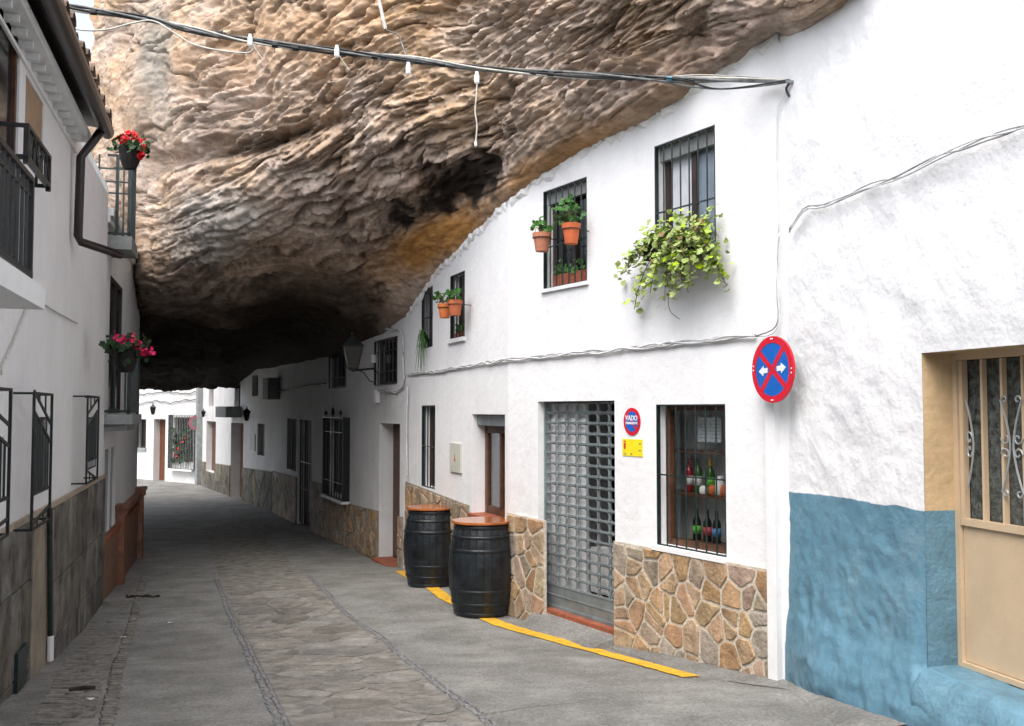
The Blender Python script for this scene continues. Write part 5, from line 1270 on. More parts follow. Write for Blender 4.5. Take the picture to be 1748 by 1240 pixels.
bp1 = barrel(822, 1048, 'front black wine barrel with a varnished reddish top, nearest the camera', .1)
bp2 = barrel(736, 1000, 'rear black wine barrel with a varnished top, behind and left of the other barrel', .25)

# ================================================================== signs
def frame_at(w, u, v, off): s, z = w.sz(u, v, off); return s, z
def text_mesh(body, size, mat_, parent, pos, xdir, ydir, name='lettering', bold=.0):
    cu = bpy.data.curves.new(name, 'FONT'); cu.body = body; cu.size = size; cu.align_x = 'CENTER'; cu.align_y = 'CENTER'; cu.extrude = .0008; cu.offset = bold
    o = bpy.data.objects.new(name, cu); COL.objects.link(o); cu.materials.append(mat_)
    z = Vector(xdir).cross(Vector(ydir)); m = Matrix((xdir, ydir, z)).transposed()
    bpy.context.view_layer.update(); me = bpy.data.meshes.new_from_object(o); bpy.data.objects.remove(o); o = bpy.data.objects.new(name, me); COL.objects.link(o)
    o.rotation_euler = m.to_euler(); finish(o, pos, parent); return o
# no stopping sign, sticking out at the corner
c = SA.at(1319, 631, .16); dist = (c - EYE).length
view = (EYE - c); view.z = 0; view.normalize()
angn = math.acos(.60); nrm = Matrix.Rotation(-angn, 3, 'Z') @ view
if nrm.x > view.x: nrm = Matrix.Rotation(angn, 3, 'Z') @ view
rs = 57.0 / FPX * (c.y) * 1.0
sg = thing('no_stopping_sign', 'round red and blue no stopping sign with two white arrows at the house corner', 'road sign', c)
xd = Vector((0, 0, 1)).cross(nrm).normalized(); zd_ = Vector((0, 0, 1)); L = lambda x, z, o=0.0: c + xd * (x * rs) + zd_ * (z * rs) + nrm * o
tilt = .06
def ring(r0, r1, o0, o1, n=48):
    k = MB(); 
    for i in range(n):
        a0, a1 = 2 * math.pi * i / n, 2 * math.pi * (i + 1) / n; f = lambda r, a, o: L(r * math.cos(a), r * math.sin(a), o)
        k.poly([f(r0, a0, o1), f(r1, a0, o1), f(r1, a1, o1), f(r0, a1, o1)]); k.poly([f(r1, a0, o0), f(r1, a1, o0), f(r1, a1, o1), f(r1, a0, o1)]); 
    return k
obj('sign_plate', MB().disc(L(0, 0, -.012), nrm, rs * .99, .014, 48), [M['galv']], sg)
obj('blue_face', MB().disc(L(0, 0, .003), nrm, rs * .83, .001, 48), M['blue_reflect'], sg)
obj('red_ring', ring(.80, 1.0, -.012, .0062), M['red_reflect'], sg)
for s_, a_ in ((1, R(50)), (-1, R(-40))):
    dx_, dz_ = math.cos(a_), math.sin(a_); px_, pz_ = -dz_ * .085, dx_ * .085; E = .81; o_ = .0052 if s_ > 0 else .0056
    k = MB().poly([L(-dx_ * E - px_, -dz_ * E - pz_, o_), L(dx_ * E - px_, dz_ * E - pz_, o_), L(dx_ * E + px_, dz_ * E + pz_, o_), L(-dx_ * E + px_, -dz_ * E + pz_, o_)]); obj('red_cross_stroke', k, M['red_reflect'], sg)
for s_ in (1, -1):
    A = [(.22, -.075), (.42, -.075), (.42, -.16), (.66, 0), (.42, .16), (.42, .075), (.22, .075)]; ca, sa_ = math.cos(R(4)), math.sin(R(4))
    k = MB().poly([L(s_ * (x * ca - z * sa_), s_ * (x * sa_) + z, .0054) for x, z in (A if s_ > 0 else A)]); obj('white_arrow', k, M['sign_white'], sg)
for a_ in (88, 92, 180, 172, 352, 0, 268, 272):
    k = MB().disc(L(.92 * math.cos(R(a_)), .92 * math.sin(R(a_)), .0065), nrm, .006, .003, 8); obj('rivet', k, M['sign_white'], sg)
k = MB().bar(L(0, .0, -.014), SA.P(SA.sz(1319, 631)[0] - .05, c.z, .0), .014, 6); obj('bracket', k, M['galv'], sg)
# permanent access sign and yellow plate
def wallL(w, u, v, off): s, z = w.sz(u, v, off); return s, z
s_, z_ = wallL(SA, 1078, 720, .01); rr = .15 
rr = abs(SA.sz(1078, 697, .01)[1] - SA.sz(1078, 744, .01)[1]) / 2
vd = thing('no_parking_sign', 'small round red and blue sign lettered VADO PERMANENTE beside the rolling shutter', 'sign', SA.P(s_, z_ - rr, 0))
obj('sign_plate', MB().disc(SA.P(s_, z_, .0), SA.n, rr, .008, 40), M['red_reflect'], vd)
obj('blue_face', MB().disc(SA.P(s_, z_, .0082), SA.n, rr * .74, .001, 40), M['blue_reflect'], vd)
k = MB(); a_ = R(-45); e = .76 * rr; w_ = .09 * rr
P_ = lambda x, z, o: SA.P(s_ - x, z_ + z, o)    # x to the right as seen from the street
dx_, dz_ = math.cos(a_), math.sin(a_)
k.poly([P_(-dx_ * e + dz_ * w_, -dz_ * e - dx_ * w_, .0097), P_(dx_ * e + dz_ * w_, dz_ * e - dx_ * w_, .0097), P_(dx_ * e - dz_ * w_, dz_ * e + dx_ * w_, .0097), P_(-dx_ * e - dz_ * w_, -dz_ * e + dx_ * w_, .0097)]); obj('red_stroke', k, M['red_reflect'], vd)
xd2 = -SA.d; up2 = Vector((0, 0, 1))
text_mesh('VADO', rr * .50, M['sign_white'], vd, P_(0, rr * .24, .0112), xd2, up2, bold=rr * .012)
text_mesh('PERMANENTE', rr * .225, M['sign_white'], vd, P_(0, -rr * .12, .0112), xd2, up2, bold=rr * .009)
ra = SA.rect(1063, 1097, 750, 779, 1080)
yp = thing('yellow_plate', 'yellow plate with a small red crest under the VADO PERMANENTE sign', 'plate', SA.P((ra[0] + ra[1]) / 2, ra[2], 0))
obj('plate', MB().wbox(SA, *ra, .0, .006), M['sign_yellow'], yp)
cs, cz, h_ = ra[1] - (ra[1] - ra[0]) * .13, (ra[2] + ra[3]) / 2 + .012, (ra[3] - ra[2])
k = MB().poly([SA.P(cs + h_ * x, cz + h_ * z, .0075) for x, z in ((-.09, .18), (.09, .18), (.09, -.1), (0, -.24), (-.09, -.1))]); obj('crest', k, M['red_reflect'], yp)
k = MB().poly([SA.P(cs + h_ * x, cz + h_ * z, .0075) for x, z in ((-.08, .22), (.08, .22), (.1, .34), (.04, .28), (0, .36), (-.04, .28), (-.1, .34))]); obj('crown', k, M['red_reflect'], yp)
for q in ((.12, .75), (.12, .35), (.55, .12), (.85, .12)): k = MB().wbox(SA, ra[0] + (ra[1] - ra[0]) * q[0] - .012, ra[0] + (ra[1] - ra[0]) * q[0] + .012, ra[2] + h_ * q[1] - .006, ra[2] + h_ * q[1] + .006, .006, .0068); obj('print', k, M['ink'], yp)
# far pink no parking sign
s_, z_ = H6.sz(334, 722, .3); k = MB().disc(H6.P(s_, z_, .3), Vector((.45, -1, 0)), .26, .01, 24); fs = thing('no_parking_sign', 'faded pink round sign hanging beside the flower-filled window at the lane end', 'sign', H6.P(s_, z_ - .26, .3)); obj('sign_plate', k, M['pink'], fs)
k = MB().disc(H6.P(s_, z_, .3) + Vector((.45, -1, 0)).normalized() * .011, Vector((.45, -1, 0)), .17, .002, 24); obj('blue_face', k, M['box_grey'], fs)

# ================================================================== overhead cables and wall cables
YC = 6.45
def cat(pts, dy=0): return [at_y(u, v, YC + dy + (0 if len(p_) < 3 else p_[2])) for p_ in pts for u, v in [p_[:2]]]
line = [(-40, -30), (40, -4), (130, 14), (250, 33), (330, 52), (430, 69), (560, 87), (700, 102), (830, 117), (1000, 129), (1150, 136), (1260, 136)]
anchor = SA.at(1349, 140, .06)
bun = thing('cable_bundle', 'bundle of black, grey and white cables strung across the street in front of the rock', 'cable', at_y(700, 102, YC))
for i, (m_, r_, ph, am) in enumerate((('cable_black', .009, 0, .015), ('cable_grey', .011, 2.1, .017), ('cable_grey', .009, 4.2, .020), ('cable_white', .008, 1.0, .024), ('cable_black', .007, 3.1, .024))):
    pts = []
    for j, (u, v) in enumerate(line):
        p = at_y(u, v, YC); pts.append(p + Vector((0, math.cos(ph + j * 1.9) * am, math.sin(ph + j * 1.9) * am)))
    if i == 4: pts = pts[:-1] + [at_y(1230, 152, YC)]
    pts.append(anchor + Vector((0, 0, .004 * i))); wire('cable', pts, r_, M[m_], bun)
for u, v in ((160, 21), (250, 33), (375, 58), (380, 60), (470, 77), (505, 82), (575, 90), (600, 92), (640, 97), (655, 98), (715, 105), (755, 110), (835, 118), (910, 124), (940, 126), (1075, 134), (1095, 134), (1180, 137)):
    p = at_y(u, v, YC); k = MB(); d_ = (at_y(u + 20, v + 2, YC) - p).normalized(); k.bar(p - d_ * .022, p + d_ * .022, .022, 8)
    if random.random() < .5: k.bar(p, p + Vector((random.uniform(-.02, .02), 0, -.06)), .004, 4)
    obj('tie', k, M['cable_black'], bun)
p = at_y(1142, 135, YC); obj('tie', MB().bar(p + Vector((-.02, 0, 0)), p + Vector((.02, 0, 0)), .022, 8), M['plastic_blue'], bun, label='light blue tape round the cables')
wire('cable', [at_y(u, v, YC - .02) for u, v in ((-40, -50), (30, 2), (75, 33), (130, 50), (180, 51), (225, 40), (262, 36), (300, 58), (330, 76), (380, 87), (425, 90), (432, 76))], .007, M['cable_white'], bun)
wire('cable', [at_y(1095, 134, YC), at_y(1180, 148, YC), at_y(1230, 152, YC + .05), SA.at(1290, 148, .08), anchor], .007, M['cable_grey'], bun)
wire('cable', [anchor, SA.at(1342, 152, .05), SA.at(1347, 165, .04)], .009, M['cable_black'], bun)
wire('cable', [at_y(1120, 133, YC), at_y(1200, 128, YC), SA.at(1290, 134, .1), SA.at(1340, 138, .08), anchor], .005, M['cable_white'], bun)
obj('wall_hook', MB().bar(SA.at(1366, 140, .0), anchor + Vector((-.03, -.0, 0)), .012, 6), M['galv'], bun)
# lamp holders and hanging leads
for i, (u, v, lb) in enumerate(((427, 68, 'white lamp holder clipped to the cables, leftmost of four'), (575, 87, 'white lamp holder clipped to the cables, second from the left'), (697, 116, 'white lamp holder on the cables just below the rod hanging from the rock'), (814, 132, 'white lamp holder with a long hanging lead, rightmost of four'))):
    p = at_y(u, v, YC - .03); t = thing('lamp_holder', lb, 'lamp holder', p, 'lamp holders along the cable bundle')
    obj('holder_body', MB().lathe(p - Vector((0, 0, .05)), [(.012, 0), (.019, .01), (.019, .06), (.013, .075), (.013, .09)], 10), M['plastic_white'], t)
    if i == 3: wire('lead', [at_y(a_, b_, YC - .03) for a_, b_ in ((814, 142), (813, 165), (811, 190), (814, 215), (812, 243))], .0055, M['cable_white'], t); q = at_y(812, 250, YC - .03); obj('plug', MB().lathe(q, [(.008, 0), (.012, .015), (.006, .04)], 8), M['plastic_white'], t)
    if i < 2: wire('lead', [at_y(u + a_, v + b_, YC - .03) for a_, b_ in ((4, 8), (12, 20), (22, 34))], .003, M['cable_white'], t)
    if i == 2: wire('lead', [at_y(u + a_, v + b_, YC - .03) for a_, b_ in ((6, 8), (14, 20), (24, 36))], .003, M['cable_grey'], t)
hr = thing('hanging_rod', 'pale rod with a bent end hanging down from the rock above the cables', 'rod', at_y(658, 50, YC + .1))
obj('rod', MB().bar(at_y(640, -30, YC + .1), at_y(658, 50, YC + .1), .014, 8), M['cable_white'], hr)
wire('lead', [at_y(656, 50, YC + .1), at_y(668, 55, YC + .1), at_y(680, 60, YC + .1), at_y(686, 75, YC + .1), at_y(694, 98, YC)], .006, M['cable_grey'], hr)
def wall_run(label, pts, spec, jit=.010, seed=1, tw=1.6):
    r = random.Random(seed); t = thing('wall_cable', label, 'cable', pts[0])
    fine = []
    for a_, b_ in zip(pts[:-1], pts[1:]):
        n = max(1, int((b_ - a_).length / .16)); fine += [a_.lerp(b_, i / n) for i in range(n)]
    fine.append(pts[-1])
    for i, (m_, r_) in enumerate(spec):
        q = [p + Vector((r.uniform(-.3, .3) * jit, r.uniform(-.3, .3) * jit, math.sin(j * tw + i * 2.1) * jit + r.uniform(-.5, .5) * jit)) for j, p in enumerate(fine)]
        wire('cable', q, r_, M[m_], t, sub=3)
    return t
wc = mat('painted_cable', (.66, .67, .68), .7, .06, 12, .2, 40); M['cable_painted'] = wc
M['cable_painted2'] = mat('painted_cable_grey', (.45, .45, .44), .7, .2, 8, .2, 40)
wall_run('white-painted cables sagging across the shop wall between its two storeys', [SA.at(u, v, .025) for u, v in ((1290, 574), (1240, 577), (1160, 586), (1040, 599), (960, 606), (880, 613))] + [SB.at(u, v, .025) for u, v in ((862, 615), (800, 625), (750, 634), (695, 639))], [('cable_painted', .011), ('cable_painted2', .009), ('cable_painted', .008), ('cable_painted2', .006)], .014)
wall_run('cables climbing the rough white wall from the corner towards the upper right', [BW.at(u, v, .045) for u, v in ((1347, 395), (1372, 360), (1420, 346), (1480, 320), (1540, 300), (1600, 268), (1680, 238), (1760, 212))], [('cable_painted2', .006), ('cable_painted', .007), ('cable_painted', .005)], .012, 2, 1.1)
wall_run('thin white cables falling down the corner from the climbing cables', [SA.at(u, v, .04) for u, v in ((1331, 402), (1327, 440), (1328, 500), (1330, 545), (1318, 565), (1290, 574))], [('cable_painted2', .006), ('cable_painted', .005)], .02, 3, .7)
wall_run('thin cable dropping from the cable hook down the corner', [SA.at(u, v, .03) for u, v in ((1345, 160), (1328, 185), (1325, 260), (1327, 330), (1330, 400))], [('cable_painted', .005)], .006, 4)
wall_run('white cable rising from the wall cables to the rock beside the blind window', [H3.at(u, v, .03) for u, v in ((689, 655), (688, 600), (688, 575), (680, 563), (655, 562))], [('cable_painted', .014), ('cable_painted2', .01)], .012, 5)
wall_run('cables curling below the upper window of the house past the barrels', [H3.at(u, v, .03) for u, v in ((690, 640), (688, 660), (675, 670), (645, 667))], [('cable_painted', .012), ('cable_painted2', .01)], .012, 6)
wall_run('white conduit running down the joint between the two white houses', [SB.at(u, v, .03) for u, v in ((696, 660), (694, 740), (695, 815))], [('cable_painted', .014)], .002, 7)
wall_run('dark cables along the dim house under the rock', [H4.at(u, v, .03) for u, v in ((556, 656), (520, 660), (490, 667), (468, 668))], [('cable_black', .02), ('cable_grey', .018)], .01, 8)
wall_run('grey cables strung over the farthest white house', [H6.at(u, v, .05) for u, v in ((338, 668), (320, 672), (280, 669), (236, 674))], [('cable_grey', .02)], .02, 9)
wall_run('lower grey cable on the farthest white house', [H6.at(u, v, .05) for u, v in ((338, 683), (315, 683), (290, 688), (265, 684), (236, 690))], [('cable_grey', .02)], .02, 10)
for w, u, v, s_, lb in ((H3, 640, 613, .05, 'small white box left of the upper grilled window past the barrels'), (H3, 646, 677, .08, 'small white junction box under the curling cables past the barrels')):
    a_, z = w.sz(u, v); tag(obj('junction_box', MB().wbox(w, a_ - s_, a_ + s_, z - s_ * 1.3, z + s_ * 1.3, .0, .07), M['plastic_white'], None), lb, 'box')

# ================================================================== street lanterns and units
def lantern(w, u, v, off, sc, uw, vw, label, glass='lamp_glass'):
    """body centre at (u, v) standing off the wall, bracket root at (uw, vw)"""
    s, z = w.sz(u, v, off); c = w.P(s, z, off); t = thing('street_lantern', label, 'lantern', c)
    def ringp(r, h, n=4): return [c + Vector((r * math.cos(math.pi / 4 + math.pi / 2 * i + .3), r * math.sin(math.pi / 4 + math.pi / 2 * i + .3), h)) for i in range(n)]
    A, B = ringp(.13 * sc, -.2 * sc), ringp(.24 * sc, .2 * sc); k = MB(); k.hexa(A + B); obj('glass_body', k, M[glass], t)
    k = MB()
    for i in range(4): k.bar(A[i], B[i], .014 * sc, 5); k.bar(A[i], A[(i + 1) % 4], .014 * sc, 5); k.bar(B[i], B[(i + 1) % 4], .018 * sc, 5)
    obj('frame', k, M['iron'], t)
    C_, D_ = ringp(.28 * sc, .2 * sc), ringp(.07 * sc, .36 * sc); obj('cap', MB().hexa(C_ + D_), M['iron'], t)
    obj('finial', MB().lathe(c + Vector((0, 0, .36 * sc)), [(.05 * sc, 0), (.02 * sc, .04 * sc), (.035 * sc, .08 * sc), (.005, .13 * sc)], 8), M['iron'], t)
    obj('base_ring', MB().lathe(c + Vector((0, 0, -.27 * sc)), [(.03 * sc, 0), (.1 * sc, .02 * sc), (.11 * sc, .07 * sc)], 8), M['iron'], t)
    root_ = w.at(uw, vw, .02); e = c + Vector((0, 0, -.27 * sc)); k = MB(); k.bar(root_, Vector((e.x, e.y, e.z)), .016 * sc + .004, 6)
    k.tube([root_ + Vector((0, 0, -.28 * sc)), root_.lerp(e, .25) + Vector((0, 0, -.26 * sc)), root_.lerp(e, .5) + Vector((0, 0, -.08 * sc)), root_.lerp(e, .75)], .009, 5); obj('bracket', k, M['iron'], t)
lantern(H3, 602, 609, .7, .78, 641, 629, 'large black street lantern on an arm beside the dark upper windows')
lantern(H5, 421, 710, .4, .55, 428, 702, 'small black lantern above the brown slatted door at the bend')
lantern(H5, 347, 707, .3, .4, 352, 703, 'small lantern beside the hanging box at the bend')
lantern(H6, 261, 701, .4, .6, 264, 694, 'small wall lantern above the brown door of the farthest house')
def unit(w, u0, u1, v0, v1, o0, o1, m_, label, name, cat_, extra=True):
    s0, s1 = sorted((w.sz(u0, 700, o1)[0], w.sz(u1, 700, o1)[0])); z0, z1 = w.sz(u1, v1, o1)[1], w.sz(u1, v0, o1)[1]
    t = thing(name, label, cat_, w.P((s0 + s1) / 2, z0, o0)); obj('casing', MB().wbox(w, s0, s1, z0, z1, o0, o1), M[m_], t)
    if extra:
        for i in range(6): z = z0 + (z1 - z0) * (i + .5) / 6; obj('slat', MB().wbox(w, s0 + .05, s1 - .05, z - .015, z + .015, o1, o1 + .015), M['cable_grey'], t)
    return t
unit(H5, 368, 386, 694, 713, .05, .5, 'box_grey', 'grey slatted box hanging on the wall between the two upper windows at the bend', 'wall_unit', 'unit')
unit(H5, 448, 457, 645, 682, .02, .4, 'box_grey', 'upright grey unit tucked under the rock above the narrow window', 'wall_unit', 'unit')

# ================================================================== plants
def leaf_mesh(name, r, lobes, m_, cup=.25):
    n = lobes * 4; k = MB(); k.v.append((0, 0, 0))
    for i in range(n):
        a_ = 2 * math.pi * i / n; rr = r * (1 + .14 * math.cos(lobes * a_)) * (.55 if i == 0 else 1)
        k.v.append((rr * math.cos(a_), rr * math.sin(a_), cup * r * (.6 + .4 * math.cos(lobes * a_ + .5))))
    for i in range(n): k.f.append((0, 1 + i, 1 + (i + 1) % n)); k.m.append(0)
    me = bpy.data.meshes.new(name); me.from_pydata(k.v, [], k.f); me.materials.append(m_); me.polygons.foreach_set('use_smooth', [True] * len(me.polygons)); me.update(); return me
LM = {'lime': leaf_mesh('lime_leaf', .027, 4, M['leaf_lime']), 'brown': leaf_mesh('browned_leaf', .025, 4, M['leaf_brown']), 'green': leaf_mesh('green_leaf', .03, 6, M['leaf'])}
def leaf_euler(nrm, r):
    q = Vector(nrm).normalized().to_track_quat('Z', 'Y'); return (q.to_matrix().to_4x4() @ Matrix.Rotation(r.uniform(0, 6.28), 4, 'Z')).to_euler()
def joined_leaves(name, places, m_, parent, r, size, lobes=6, kind='stuff', nb=Vector((-.3, -.6, .5))):
    k = MB(); base = leaf_mesh('tmp', 1.0, lobes, m_); V = [v.co.copy() for v in base.vertices]; F_ = [tuple(p.vertices) for p in base.polygons]; bpy.data.meshes.remove(base)
    for p in places:
        n_ = nb + Vector((r.gauss(0, .55), r.gauss(0, .55), r.gauss(0, .45))); E = Matrix.Translation(p) @ n_.normalized().to_track_quat('Z', 'Y').to_matrix().to_4x4() @ Matrix.Rotation(r.uniform(0, 6.28), 4, 'Z') @ Matrix.Scale(size * r.uniform(.65, 1.25), 4)
        b_ = len(k.v); k.v += [tuple(E @ v) for v in V]; k.f += [tuple(b_ + i for i in f) for f in F_]; k.m += [0] * len(F_)
    return obj(name, k, m_, parent, kind=kind)
# the trailing lime plant under the big window
r = random.Random(21)
tp_ = thing('trailing_plant', 'bright lime trailing plant with browning leaves spilling over the barred upper window sill', 'plant', SA.at(1180, 430, .1))
a, b, c, d = swA
k = MB(); k.wbox(SA, a + .04, b - .06, c + .0, c + .16, .015, .17); obj('trough', k, M['basket'], tp_)
stems = []
roots = [(u, 408) for u in range(1132, 1226, 7)]
ends = [(1066, 466, .10), (1060, 470, .12), (1090, 440, .14), (1083, 528, .10), (1110, 500, .16), (1105, 400, .14), (1120, 470, .22), (1140, 490, .24), (1150, 505, .22), (1135, 515, .15), (1165, 485, .26), (1175, 500, .2),
        (1185, 465, .26), (1200, 455, .2), (1240, 488, .12), (1236, 478, .14), (1225, 450, .16), (1210, 470, .1), (1100, 425, .2), (1160, 375, .12), (1195, 380, .12), (1222, 368, .08), (1140, 385, .14), (1180, 372, .1), (1224, 400, .1),
        (1125, 430, .22), (1150, 440, .28), (1170, 440, .3), (1190, 430, .3), (1208, 420, .24), (1130, 455, .26), (1155, 465, .3), (1212, 392, .2), (1172, 395, .24), (1150, 400, .24), (1130, 410, .2), (1193, 400, .26)]
leaves = []
for (ue, ve, oe) in ends:
    u0, v0 = min(roots, key=lambda q: abs(q[0] - (ue * .5 + 1182 * .5)) + r.uniform(0, 14)); p0 = SA.at(u0, v0, .1); p3 = SA.at(ue, ve, oe)
    arch = (p0 + p3) / 2 + SA.n * r.uniform(.05, .12) + Vector((0, 0, r.uniform(.02, .10))); pts = []
    for i in range(9): t_ = i / 8; pts.append(p0 * (1 - t_) ** 2 + arch * 2 * t_ * (1 - t_) + p3 * t_ ** 2)
    stems.append(pts); L_ = (p3 - p0).length; n = int(14 + L_ * 52)
    for i in range(n):
        t_ = (i + r.random()) / n; t_ = .15 + .85 * t_; j = min(7, int(t_ * 8)); p = pts[j].lerp(pts[j + 1], t_ * 8 - j)
        sp_ = .035 + .02 * (1 - t_); p = p + Vector((r.gauss(0, sp_), r.gauss(0, sp_), r.gauss(0, sp_))); leaves.append((p, t_))
sk = MB()
for pts in stems: sk.tube(pts, .0035, 4)
obj('stem', sk, M['stem'], tp_, kind='stuff')
r.shuffle(leaves)
extra_ = leaves[285:]; leaves = leaves[:285]
for (p, t_) in leaves:
    s_p = (p - SA.p0).dot(SA.d); right = s_p < (a + b) / 2
    br = r.random() < (.55 if (right and t_ < .85) else .16)
    n_ = SA.n * .6 + Vector((r.gauss(0, .4), r.gauss(0, .4), .75 + r.gauss(0, .3)))
    o_ = bpy.data.objects.new('leaf', LM['brown' if br else 'lime']); COL.objects.link(o_); finish(o_, p, tp_); o_.rotation_euler = leaf_euler(n_, r); sc_ = r.uniform(.7, 1.25); o_.scale = (sc_,) * 3
joined_leaves('foliage', [p for p, t_ in extra_], M['leaf_lime'], tp_, r, .025, 4, nb=SA.n * .5 + Vector((0, 0, .8)))
wire('stem', [SA.at(u, v, .08) for u, v in ((1141, 500), (1141, 520), (1146, 534), (1160, 545))], .003, M['stem'], tp_)
def pot(w, u, v, off, rtop, h, label, leaf_n, spread, up, seed, droop=0.0, arm=True, group='terracotta pots on the window grilles', ls=.03, lm='leaf', leftdrift=0.0):
    """pot whose rim centre is at (u, v) standing off the wall"""
    s, z = w.sz(u, v, off); top = w.P(s, z, off); base = top - Vector((0, 0, h)); r = random.Random(seed)
    t = thing('flower_pot', label, 'flower pot', base, group)
    o_ = obj('pot', MB().lathe(base, [(rtop * .66, 0), (rtop * .70, .004), (rtop * .92, h * .74), (rtop * 1.02, h * .745), (rtop * 1.05, h * .99), (rtop * .97, h), (rtop * .9, h * .9), (.01, h * .88)], 24), M['terracotta'], t, smooth=False)
    if arm:
        k = MB(); n = 16; pts = [base + Vector((rtop * 1.0 * math.cos(2 * math.pi * i / n), rtop * 1.0 * math.sin(2 * math.pi * i / n), h * .73)) for i in range(n + 1)]
        k.tube(pts, .005, 5); k.bar(w.P(s, base.z + h * .73, off - rtop), w.P(s, base.z + h * .73, .0), .006, 5); obj('holder_ring', k, M['iron'], t)
    pl = []; st_ = MB()
    for i in range(leaf_n):
        a_ = r.uniform(0, 6.28); q = r.random() ** .6; e = top + Vector((math.cos(a_) * spread * q, math.sin(a_) * spread * q, up * r.uniform(.1, 1) * (1 - .4 * q) - droop * q * q)) + (w.d * leftdrift * r.random())
        mid = top.lerp(e, .5) + Vector((0, 0, up * .15)); pl.append(e)
        if i % 3 == 0: st_.tube([top - Vector((0, 0, .02)), mid, e], .0028, 4)
    obj('stem', st_, M['stem'], t, kind='stuff'); joined_leaves('foliage', pl, M[lm], t, r, ls, 6)
    return t
pxm = lambda w, u: FPX / w.at(u, 500).y     # picture px per metre at that spot
sB = pxm(SA, 960); sC = pxm(SB, 780)
pot(SA, 925, 398, .24, 15.5 / sB, 32 / sB, 'left terracotta pot hung on the middle upper window with small sparse geranium', 26, .10, .17, 31, leftdrift=.05, ls=.026)
pot(SA, 975, 382, .20, 15 / sB, 34 / sB, 'right terracotta pot hung on the middle upper window with taller geranium', 60, .13, .28, 32, leftdrift=.10, ls=.028)
pot(SB, 759, 519, .24, 11.5 / sC, 24 / sC, 'left terracotta pot of the close pair outside the small far upper window', 30, .12, .20, 33, leftdrift=.15, ls=.028)
pot(SB, 777, 513, .20, 12 / sC, 25 / sC, 'right terracotta pot of the close pair outside the small far upper window', 30, .12, .16, 34, ls=.028)
# window planters
a, b, c, d = swB
t = thing('window_planter', 'reddish brown planter with green shoots on the sill of the middle upper window', 'planter', SA.P(a + .3, c, -.05))
obj('trough', MB().wbox(SA, a + .02, b - .15 * (b - a), c + .002, c + .13, -.105, -.04), M['tile_red'], t)
r = random.Random(5); joined_leaves('foliage', [SA.P(r.uniform(a + .04, b - .2 * (b - a)), c + .13 + abs(r.gauss(0, .06)), -.06 + r.gauss(0, .02)) for _ in range(60)], M['leaf'], t, r, .026, 6)
a, b, c, d = swD
t = thing('hanging_fern', 'green fern hanging below the far upper window by the rock', 'plant', SB.P((a + b) / 2, c + .2, .1)); r = random.Random(6)
obj('pot', MB().lathe(SB.P((a + b) / 2, c + .002, -.05), [(.04, 0), (.05, .1), (.055, .12)], 12), M['basket'], t)
k = MB()
for i in range(46):
    p0 = SB.P((a + b) / 2, c + .13, -.02); e = SB.P(a + (b - a) * r.uniform(-.1, 1.0), c - r.uniform(-.15, .36), .04 + r.uniform(0, .08)); m_ = p0.lerp(e, .5) + SB.n * .05 + Vector((0, 0, .12)); k.tube([p0, m_, e], .007, 4, .002)
obj('foliage', k, M['leaf'], t, kind='stuff')
a, b, c, d = swC
t = thing('window_planter', 'low planter of green leaves inside the small far upper window', 'planter', SB.P((a + b) / 2, c, -.05)); r = random.Random(8)
obj('trough', MB().wbox(SB, a + .05, b - .05, c + .002, c + .08, -.1, -.045), M['tile_red'], t); joined_leaves('foliage', [SB.P(r.uniform(a + .08, b - .08), c + .10 + abs(r.gauss(0, .05)), -.06) for _ in range(26)], M['leaf'], t, r, .03, 6)
# geraniums on the left balconies
def geranium(p, rad, pet, label, seed, nf, fl):
    r = random.Random(seed); t = thing('geranium_basket', label, 'flowers', p)
    obj('basket', MB().lathe(p - Vector((0, 0, .22)), [(rad * .55, 0), (rad * .85, .1), (rad * .95, .24)], 12), M['basket'], t)
    pl = [p + Vector((r.gauss(0, rad * .75), r.gauss(0, rad * .75), r.gauss(.02, rad * .45))) for _ in range(nf)]; joined_leaves('foliage', pl, M['leaf_dark'], t, r, .034, 6)
    for i, q in enumerate(fl):
        c_ = p + Vector(q); pts = [c_ + Vector((r.gauss(0, .026), r.gauss(0, .026), r.gauss(0, .02))) for _ in range(24)]; joined_leaves('flower_head', pts, M[pet], t, r, .021, 4, kind='thing')
s, z = L2.sz(222, 256, .34); p = L2.P(s, z, .34)
geranium(p, .13, 'petal_red', 'red geraniums over a dark basket on the upper left balcony', 41, 90, [(-.10, 0, .13), (-.02, .0, .19), (.04, -.03, .15), (.10, 0, .11), (-.04, -.05, .12), (.15, 0, .02), (.13, -.02, -.06)])
s, z = L2.sz(215, 600, .42); p = L2.P(s, z, .42)
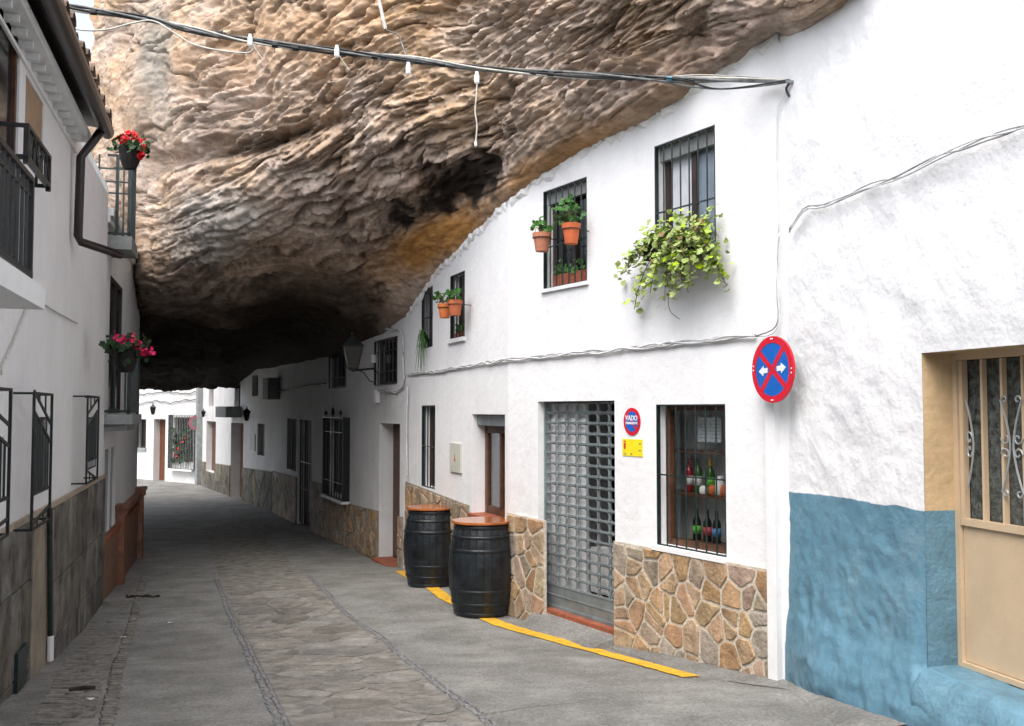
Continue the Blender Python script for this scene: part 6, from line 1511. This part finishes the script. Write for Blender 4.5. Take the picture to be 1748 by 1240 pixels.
geranium(p, .13, 'petal_pink', 'pink geraniums spilling from a dark basket on the lower left balcony', 42, 130, [(-.08, 0, .15), (.02, 0, .14), (.12, 0, .08), (.17, 0, .0), (.23, -.03, -.01), (-.02, -.03, .11), (.10, -.05, .09)])
# flowers behind the bars of the farthest window
a, b, c, d = g6; r = random.Random(9); t = thing('window_flowers', 'red and green flowers behind the bars of the farthest house window', 'flowers', H6.P((a + b) / 2, c, .05))
joined_leaves('foliage', [H6.P(r.uniform(a + .1, b), c + r.uniform(0, (d - c) * .75), r.uniform(.02, .12)) for _ in range(120)], M['leaf_dark'], t, r, .08, 6)
joined_leaves('flower_head', [H6.P(r.uniform(a + .3, b), c + r.uniform(.1, (d - c) * .55), .15) for _ in range(8)], M['petal_red'], t, r, .045, 4)
# ================================================================== litter and small things on the road
def on_road(u, v, h=0.0): return ground(u, v, h)
p, q = on_road(118, 1183), on_road(163, 1179); p.z += .02; q.z += .02
tag(obj('wood_stick', MB().tube([p, p.lerp(q, .5) + Vector((0, .01, .004)), q], .016, 6, .013), M['debris'], None), 'dark broken stick lying on the cobbles near the left wall', 'stick')
for (u, v), (u2, v2), lb in (((215, 1021), (272, 1020), 'dark ragged strip of debris across the left concrete band'),):
    p, q = on_road(u, v), on_road(u2, v2); r = random.Random(2); k = MB(); pts = [p.lerp(q, i / 12) + Vector((0, r.uniform(-.03, .03), r.uniform(.004, .02))) for i in range(13)]; k.tube(pts, .018, 5); tag(obj('debris', k, M['debris'], None), lb, 'debris')
r = random.Random(12)
lits = [(226, 1060, 'larger white scrap of litter beside the left cobble line'), (210, 1091, 'white scrap of litter on the left cobble line'), (291, 1066, 'white scrap of litter alone on the left concrete band'), (155, 1197, 'white speck of litter below the dark stick'), (667, 990, 'white scrap of litter left of the rear barrel')]
for u, v, lb in lits:
    p = on_road(u, v); k = MB(); s_ = r.uniform(.02, .04); k.poly([p + Vector((s_ * math.cos(a_) * 1.4, s_ * math.sin(a_), .012 + r.uniform(0, .012))) for a_ in (0, 1.2, 2.4, 3.5, 5)]); tag(obj('litter', k, M['litter'], None), lb, 'litter')
